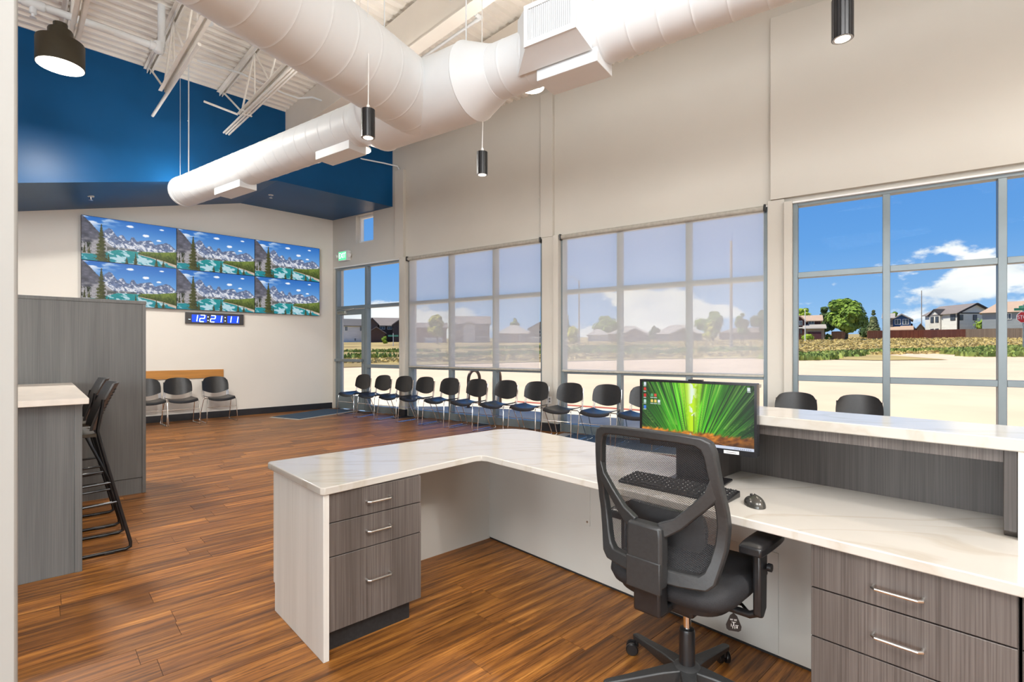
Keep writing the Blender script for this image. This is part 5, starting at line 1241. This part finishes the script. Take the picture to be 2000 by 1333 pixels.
# houses
hm = {}
def hcol(k, c, rough=0.8):
    if k not in hm: hm[k] = mat(k, c if len(c) == 4 else srgb(*c), rough, var=0.06, scale=(0.5, 0.5, 3))
    return hm[k]
roofc = {'grey': (124, 112, 106), 'dark': (84, 80, 80), 'tan': (176, 148, 126), 'lt': (160, 150, 142), 'brown': (116, 98, 86)}
def house(label, px0, px1, Z, ye, yr, wall, roof, style='side', depth=9.0, windows=(), garage=None, trim=(236, 232, 224), Zr=None):
    """front facade between two pixel columns at distance Z; ye eave, yr ridge image rows"""
    k0, k1 = (px0 - 1000) / 1000, (px1 - 1000) / 1000; tm_ = (k0 + k1) / 2
    Zb = Zr if Zr else Z * (1 + tm_ * k0) / (1 + tm_ * k1)      # facade square to the line of sight unless given
    a, b = out_at(px0, Z), out_at(px1, Zb); d = (b - a); d.z = 0; Wd = d.length; fr = Frame(a.x, a.y, d.x, d.y)
    z0 = min(gz(*fr.p(0, 0)[:2]), gz(*fr.p(Wd, 0)[:2])) - 0.3; zs = z0
    ze = EYE + (683 - ye) / 1000 * Z - z0; zr = EYE + (683 - yr) / 1000 * Z - z0
    t = thing('house', label, 'house', fr, (Wd / 2, 0, z0), group='houses beyond the lot'); off = (Wd / 2, 0, 0)
    wm = hcol('siding_%d_%d_%d' % wall, wall); rm = hcol('shingles_' + roof, roofc[roof]); tm = hcol('trim_%d_%d_%d' % trim, trim); wg = hcol('window_dark', (66, 76, 88), 0.2)
    part('wall', MB().box(0, Wd, 0, depth, 0, ze), wm, t, off, smooth=0)
    o_ = 0.45
    if style == 'side':      # ridge parallel to the front
        part('roof', MB().prism([(-o_, ze - .15), (depth / 2, zr), (depth + o_, ze - .15), (depth + o_, ze), (depth / 2, zr + .2), (-o_, ze)], -o_, Wd + o_, 'yz'), rm, t, off, smooth=0)
    elif style == 'gable':   # gable faces us
        part('gable', MB().prism([(0, ze), (Wd, ze), (Wd / 2, zr - .25)], 0.0, depth, 'xz'), wm, t, off, smooth=0)
        part('roof', MB().prism([(-o_, ze - .15), (Wd / 2, zr), (Wd + o_, ze - .15), (Wd + o_, ze - .4), (Wd / 2, zr - .28), (-o_, ze - .4)], -o_, depth, 'xz'), rm, t, off, smooth=0)
    else:                    # hip
        i = min(Wd, depth) / 2
        vs = [(-o_, -o_, ze - .1), (Wd + o_, -o_, ze - .1), (Wd + o_, depth + o_, ze - .1), (-o_, depth + o_, ze - .1), (i * .8, depth / 2, zr), (Wd - i * .8, depth / 2, zr)]
        part('roof', MB().add(vs, [(0, 1, 5, 4), (1, 2, 5), (2, 3, 4, 5), (3, 0, 4), (3, 2, 1, 0)]), rm, t, off, smooth=0)
    for (x0, x1, y0, y1) in windows:
        wz0, wz1 = EYE + (683 - y1) / 1000 * Z - z0, EYE + (683 - y0) / 1000 * Z - z0; f = 1 / (px1 - px0)
        u0, u1 = (x0 - px0) * f * Wd, (x1 - px0) * f * Wd
        w = part('window', MB().box(u0 - .10, u1 + .10, -0.07, 0.0, wz0 - .10, wz1 + .10), tm, t, off, smooth=0)
        part('pane', MB().box(u0, (u0 + u1) / 2 - .04, -0.085, -0.07, wz0, wz1), wg, w, off, smooth=0)
        part('pane', MB().box((u0 + u1) / 2 + .04, u1, -0.085, -0.07, wz0, wz1), wg, w, off, smooth=0)
    if garage:
        x0, x1, y0, col = garage; f = 1 / (px1 - px0); u0, u1 = (x0 - px0) * f * Wd, (x1 - px0) * f * Wd; gz1 = EYE + (683 - y0) / 1000 * Z - z0
        g = part('garage_door', MB().box(u0, u1, -0.10, 0, 0.1, gz1), hcol('garage_%d_%d_%d' % col, col), t, off, smooth=0)
        part('garage_frame', MB().box(u0 - .25, u0, -0.14, 0, 0.1, gz1 + .25).box(u1, u1 + .25, -0.14, 0, 0.1, gz1 + .25).box(u0, u1, -0.14, 0, gz1, gz1 + .25), tm, t, off, smooth=0)
    return t, fr, z0, Wd, Z
def wing(t3, px0, px1, Zf, ye, yr, wall, roof, style='gable', dep=4.0, name='wing', band=None):
    """a front projection of a house (part), in front of its facade"""
    t, fr, z0, Wd, Z0 = t3; y0 = -max(0.4, Z0 - Zf)
    x0, x1 = line_hit(fr, px0, y0), line_hit(fr, px1, y0); Zf = fr.p((x0 + x1) / 2, y0).y
    ze = EYE + (683 - ye) / 1000 * Zf - z0; zr = EYE + (683 - yr) / 1000 * Zf - z0; off = (Wd / 2, 0, 0)
    w = part(name, MB().box(x0, x1, y0, y0 + dep, 0, ze).prism([(x0, ze), (x1, ze), ((x0 + x1) / 2, zr - .2)] if style == 'gable' else [(x0, ze), (x1, ze), (x1, ze + .01), (x0, ze + .01)], y0, y0 + dep, 'xz'), hcol('siding_%d_%d_%d' % wall, wall), t, off, smooth=0)
    if style == 'gable':
        part('wing_roof', MB().prism([(x0 - .4, ze - .1), ((x0 + x1) / 2, zr), (x1 + .4, ze - .1), (x1 + .4, ze - .4), ((x0 + x1) / 2, zr - .3), (x0 - .4, ze - .4)], y0 - .4, y0 + dep, 'xz'), hcol('shingles_' + roof, roofc[roof]), w, off, smooth=0)
    else:
        part('wing_roof', MB().prism([(y0 - .4, ze - .1), (y0 + dep, zr), (y0 + dep, zr + .15), (y0 - .4, ze + .05)], x0 - .4, x1 + .4, 'yz'), hcol('shingles_' + roof, roofc[roof]), w, off, smooth=0)
    return w
# far left: white house and dark brown house
h = house('white house with grey roof seen through the glass door', 640, 706, 150, 636, 622, (226, 222, 218), 'dark', 'side', windows=((674, 678, 638, 646), (692, 695, 661, 666), (703, 706, 638, 646)))
h = house('dark brown two storey house seen through the sidelight by the door', 716, 792, 150, 636, 620, (78, 66, 60), 'grey', 'side', windows=((742, 751, 638, 643), (757, 765, 638, 643), (771, 780, 637, 642)))
wing(h, 716, 738, 147, 634, 621, (92, 74, 64), 'dark'); wing(h, 718, 752, 143, 650, 638, (88, 66, 56), 'grey'); wing(h, 768, 792, 145, 634, 624, (70, 60, 58), 'grey')
# through the first shade
h = house('brown two storey house behind the first shade, right of its first mullion', 884, 956, 128, 633, 617, (128, 104, 92), 'grey', 'side', windows=((890, 900, 637, 646), (926, 934, 637, 646), (944, 952, 637, 646)), garage=(920, 955, 659, (128, 112, 106)))
wing(h, 905, 928, 125, 634, 627, (196, 188, 180), 'grey')
h = house('reddish house half behind the yellow tree in the first shade', 800, 872, 128, 640, 630, (140, 98, 80), 'grey', 'side', garage=(832, 862, 662, (222, 214, 206)))
h = house('low brown brick house behind the first shade', 972, 1036, 122, 651, 634, (134, 108, 94), 'lt', 'hip', windows=((976, 990, 655, 664), (1018, 1030, 654, 664)), garage=(998, 1014, 653, (166, 128, 110)))
h = house('grey house at the right end of the first shade', 1034, 1100, 118, 641, 623, (142, 132, 124), 'grey', 'gable', windows=((1052, 1060, 646, 652),), garage=(1040, 1062, 660, (196, 190, 186)))
# through the second shade
h = house('tan gabled house with garage left of the first mullion of the second shade', 1190, 1270, 124, 652, 636, (160, 140, 124), 'lt', 'hip', garage=(1224, 1256, 657, (176, 152, 136)))
wing(h, 1218, 1262, 121, 652, 641, (156, 130, 116), 'lt')
h = house('grey low house in the middle of the second shade', 1280, 1372, 124, 652, 634, (158, 148, 140), 'lt', 'hip', windows=((1292, 1302, 656, 662),), garage=(1322, 1352, 657, (196, 190, 184)))
wing(h, 1312, 1358, 121, 651, 640, (160, 150, 142), 'lt')
h = house('pale small house left of the second shade mullion', 1148, 1188, 138, 654, 642, (176, 172, 168), 'lt', 'hip', garage=(1160, 1186, 657, (200, 196, 192)))
h = house('brown house behind the trees at the right of the second shade', 1404, 1520, 130, 650, 640, (126, 92, 78), 'brown', 'hip')
# right window
h = house('maroon two storey house with cream garage at the left of the right window', 1540, 1603, 112, 628, 617, (84, 46, 46), 'tan', 'side', windows=((1580, 1590, 628, 634),))
wing(h, 1551, 1572, 110, 627, 616, (84, 46, 46), 'tan'); w = wing(h, 1572, 1610, 107, 642, 634, (156, 136, 116), 'lt', 'shed')
t_, fr_, z0_, W_, Z0_ = h; off = (W_ / 2, 0, 0)
def rect_on(px0, px1, y0, y1, Z, m, nm, thick=.08):
    yy = -(Z0_ - Z); xa, xb = line_hit(fr_, px0, yy), line_hit(fr_, px1, yy); Zc = fr_.p((xa + xb) / 2, yy).y
    zA, zB = EYE + (683 - y1) / 1000 * Zc - z0_, EYE + (683 - y0) / 1000 * Zc - z0_
    return part(nm, MB().box(xa, xb, yy - thick, yy + .05, zA, zB), m, t_, off, smooth=0)
rect_on(1577, 1604, 648.5, 662, 106.9, hcol('garage_86_44_50', (86, 44, 50)), 'garage_door', .06)
wn = rect_on(1557, 1567, 627, 636, 109.9, hcol('trim_236_232_224', (236, 232, 224)), 'window'); 
for px in (1558.0, 1562.8):
    for yy in (628, 632): rect_on(px, px + 3.6, yy, yy + 3.2, 109.75, hcol('window_dark', (66, 76, 88), .2), 'window_pane', .05)
rect_on(1547, 1568, 642, 653, 110.2, hcol('trim_236_232_224', (236, 232, 224)), 'porch_frame')
for k in range(4): rect_on(1548.5 + k * 4.9, 1551.5 + k * 4.9, 643.5, 652, 110.0, hcol('window_dark', (66, 76, 88), .2), 'window_pane', .05)
rect_on(1545, 1572, 639.5, 642, 109, hcol('trim_236_232_224', (236, 232, 224)), 'porch_eave', .5)
h = house('blue gabled house with two white windows, right of the mullion', 1743, 1779, 116, 624, 613.5, (58, 92, 136), 'lt', 'gable', windows=((1748.5, 1758.5, 625, 634), (1764, 1774, 625, 634)), garage=(1746, 1766, 647, (142, 160, 186)))
wing(h, 1726, 1744, 119, 622, 612, (120, 110, 104), 'lt', 'shed'); wing(h, 1742, 1780, 114.8, 645, 638, (176, 150, 124), 'tan', 'shed', 1.2)
WHITE = (220, 217, 210)
h = house('white two storey house with black trimmed gable and dark windows', 1807, 1871, 118, 617, 600.5, WHITE, 'grey', 'side', depth=7.6, windows=((1858, 1866, 619, 629),), trim=(70, 64, 62), Zr=109.5)
t_, fr_, z0_, W_, Z0_ = h; off = (W_ / 2, 0, 0); ze_ = EYE + 66 / 1000 * 118 - z0_; zr_ = EYE + 82.5 / 1000 * 118 - z0_; tmm = hcol('black_trim', (52, 46, 44)); D_ = 7.6
for x_ in (0, W_):
    part('gable', MB().prism([(0, ze_), (D_, ze_), (D_ / 2, zr_ - .1)], min(x_, W_ - .1), min(x_, W_ - .1) + .1, 'yz'), hcol('siding_%d_%d_%d' % WHITE, WHITE), t_, off, smooth=0)
part('band_board', MB().box(W_, W_ + .09, 0, D_, ze_ - .12, ze_ + .12), tmm, t_, off, smooth=0)
part('corner_board', MB().box(W_ - .15, W_ + .10, -0.10, .25, 0, ze_), tmm, t_, off, smooth=0)
for ya, yb_ in ((-.5, D_ / 2), (D_ + .5, D_ / 2)):
    part('rake_board', MB().bar((W_ + .5, ya, ze_ - .15), (W_ + .5, yb_, zr_ + .05), .12, .35), tmm, t_, off, smooth=0)
wx = lambda px: line_hit(Frame(fr_.p(W_, 0).x, fr_.p(W_, 0).y, fr_.y.x, fr_.y.y), px, 0)
for pa_, pb_ in ((1874, 1880), (1901, 1907)):
    ya, yb_ = wx(pa_), wx(pb_)
    w = part('window', MB().box(W_, W_ + .07, ya - .1, yb_ + .1, ze_ - 1.55, ze_ - .35), tmm, t_, off, smooth=0)
    part('pane', MB().box(W_ + .07, W_ + .085, ya, yb_, ze_ - 1.45, ze_ - .95), hcol('window_dark', (66, 76, 88), .2), w, off, smooth=0); part('pane', MB().box(W_ + .07, W_ + .085, ya, yb_, ze_ - .9, ze_ - .45), hcol('window_dark', (66, 76, 88), .2), w, off, smooth=0)
cg = part('cross_gable', MB().box(1.6, 4.4, -.35, 0, 0, ze_).prism([(1.6, ze_), (4.4, ze_), (3.0, ze_ + 1.1)], -.35, 2.2, 'xz'), hcol('siding_214_208_196', (214, 208, 196)), t_, off, smooth=0)
part('cross_roof', MB().prism([(1.3, ze_ - .1), (3.0, ze_ + 1.3), (4.7, ze_ - .1), (4.7, ze_ - .3), (3.0, ze_ + 1.02), (1.3, ze_ - .3)], -.6, 2.6, 'xz'), tmm, cg, off, smooth=0)
for xw in (2.0, 3.3):
    for zz in (ze_ - 1.7, ze_ - 4.4): 
        w = part('window', MB().box(xw - .08, xw + .78, -.42, -.35, zz - .08, zz + 1.28), tmm, t_, off, smooth=0); part('pane', MB().box(xw, xw + .7, -.44, -.42, zz, zz + 1.2), hcol('window_dark', (66, 76, 88), .2), w, off, smooth=0)
h = house('grey house with tan roof at the right edge of the right window', 1918, 2040, 101, 611, 590, (150, 154, 156), 'tan', 'hip', depth=6, windows=((1967, 1976, 615, 625),))
h = house('small tan shed roofed garage behind the fence beside the blue house', 1790, 1806, 125, 645, 632, (150, 130, 112), 'brown', 'gable')
# wooden fence: boards are parts (a board each 3 px), posts behind
def fence(label, px0, px1, Z0, Z1, c1, c2, h=1.75, n=60):
    a, b = out_at(px0, Z0), out_at(px1, Z1); d = b - a; L = math.hypot(d.x, d.y); fr = Frame(a.x, a.y, d.x, d.y)
    t = thing('wood_fence', label, 'fence', fr, (0, 0, a.z)); fm = [hcol('fence_%d_%d_%d' % c, c) for c in (c1, c2)]
    wd = L / n; me = [MB().box(0.01, wd - 0.01, -0.02, 0.02, 0, h).mesh('board', m_, 0) for m_ in fm]
    for k in range(n):
        x = k * wd; p = fr.p(x, 0); o = link(bpy.data.objects.new('board', me[random.random() < .35])); o.parent = t
        o.location = (x, 0, gz(p.x, p.y) - a.z + random.uniform(-.02, .02))
    dz = gz(*fr.p(L, 0)[:2]) - a.z
    part('rail', MB().bar((0, .05, .4), (L, .05, dz + .4), .04, .09).bar((0, .05, h - .3), (L, .05, dz + h - .3), .04, .09), fm[0], t)
fence('red brown wooden fence left of the mullion, below the big tree', 1694, 1738, 108, 108, (150, 92, 64), (166, 106, 74), n=40)
fence('red stained wooden fence in front of the white house', 1738, 1886, 107, 104, (136, 72, 52), (150, 84, 60), n=120)
fence('grey brown wooden fence at the far right of the window', 1886, 2040, 103, 80, (104, 88, 76), (122, 104, 90), n=120)
fence('short brown wooden fence under the big tree', 1624, 1655, 110, 110, (124, 88, 68), (138, 100, 78), n=24)

# poles, signs, racks
def pole(label, px, Z, ytop, r, arm=None, m=None):
    c = out_at(px, Z); H = EYE + (683 - ytop) / 1000 * Z - c.z
    t = thing('light_pole' if arm else 'pole', label, 'pole', WORLD, tuple(c)); m = m or M['alu']
    part('shaft', MB().tube([(0, 0, -.05), (0, 0, H)], [r * 1.3, r], 10), m, t)
    if arm:
        part('arm', MB().tube([(0, 0, H - .2), (arm * .5, 0, H + .5), (arm, 0, H + .55)], r * .5, 8), m, t)
        part('lamp_head', MB().box(min(arm, arm * 1.35), max(arm, arm * 1.35), -.15, .15, H + .48, H + .62), m, t)
    return t
M['pole'] = mat('weathered_pole', (0.30, 0.26, 0.23, 1), 0.7, var=0.1, scale=(2,) * 3)
pole('tall wooden utility pole behind the right pane of the second shade', 1428, 46, 471, 0.11, None, M['pole'])
pole('slim street light with a short arm behind the left pane of the second shade', 1131, 75, 548, 0.10, -1.8, M['pole'])
pole('thin white flag pole before the maroon house', 1572.5, 92, 604, 0.06, None, M['pcb_white'])
pole('distant thin radio mast left of the white house', 1800, 240, 568, 0.16, None, M['pole'])
# stop sign with street name blade
c = out_at(1999, 38); t = thing('stop_sign', 'red stop sign under a green street name blade at the right edge', 'sign', WORLD, tuple(c), -0.35)
zc = EYE + (683 - 620) / 1000 * 38 - c.z; Rr = 0.44
part('post', MB().tube([(0, 0.03, 0), (0, 0.03, zc + .95)], 0.035, 8), M['alu'], t)
octo = lambda r: [(r * math.cos(math.pi / 8 + k * math.pi / 4), zc + r * math.sin(math.pi / 8 + k * math.pi / 4)) for k in range(8)]
part('border', MB().prism(octo(Rr), -0.02, 0.0, 'xz'), M['pcb_white'], t, smooth=0)
part('face', MB().prism(octo(Rr * .93), -0.026, -0.02, 'xz'), mat('sign_red', srgb(190, 34, 36), 0.5, var=.03, scale=(3,) * 3), t, smooth=0)
text_mesh('lettering', 'STOP', 0.38, M['pcb_white'], t, (0, -0.030, zc), sx=.8)
part('street_blade', MB().box(-0.55, 0.55, -0.02, 0.01, zc + .50, zc + .68).box(-.02, .02, -.55, .55, zc + .70, zc + .88), mat('sign_green', srgb(40, 122, 92), 0.5, var=.03, scale=(3,) * 3), t, smooth=0)
c = out_at(768, 90); t = thing('street_sign', 'small green street name sign on a post by the dark brown house', 'sign', WORLD, tuple(c))
zc = EYE + (683 - 658) / 1000 * 90 - c.z
part('post', MB().tube([(0, 0, 0), (0, 0, zc + .6)], 0.06, 8), M['pcb_white'], t); part('street_blade', MB().box(-.9, .9, -.03, .03, zc, zc + .3), mat('sign_green_pale', srgb(90, 160, 130), .5, var=.03, scale=(3,) * 3), t, smooth=0)
# bike racks
for px, lab in ((926, 'brown arched bike rack outside, left of the pair'), (971, 'brown arched bike rack outside, right of the pair')):
    Z = 11.6; c = out_at(px, Z); t = thing('bike_rack', lab, 'rack', WORLD, tuple(c), 1.0 if px == 926 else 1.25, group='bike racks')
    pts = [(-.21, 0, 0)] + [(-.21 * math.cos(a), 0, .62 + .21 * math.sin(a)) for a in [math.pi * k / 10 for k in range(11)]] + [(.21, 0, 0)]
    part('arch', MB().tube(pts, 0.036, 10), M['rack'], t)
    for s in (-1, 1): part('foot_plate', MB().lathe([(.075, 0), (.075, .012)], 14, (s * .21, 0, 0.003)), M['rack'], t)
# white cabinet seen between the monitor and the pier
t = thing('side_cabinet', 'white cabinet top just right of the monitor before the window', 'cabinet', WIN, (8.45, -0.30, 0))
part('body', MB().box(-.34, .36, -.18, .18, 0.02, 0.84), M['pcb_white'], t, bev=.004)
part('top', MB().box(-.36, .38, -.20, .19, 0.84, 0.88), M['white_wall'], t, bev=.004)
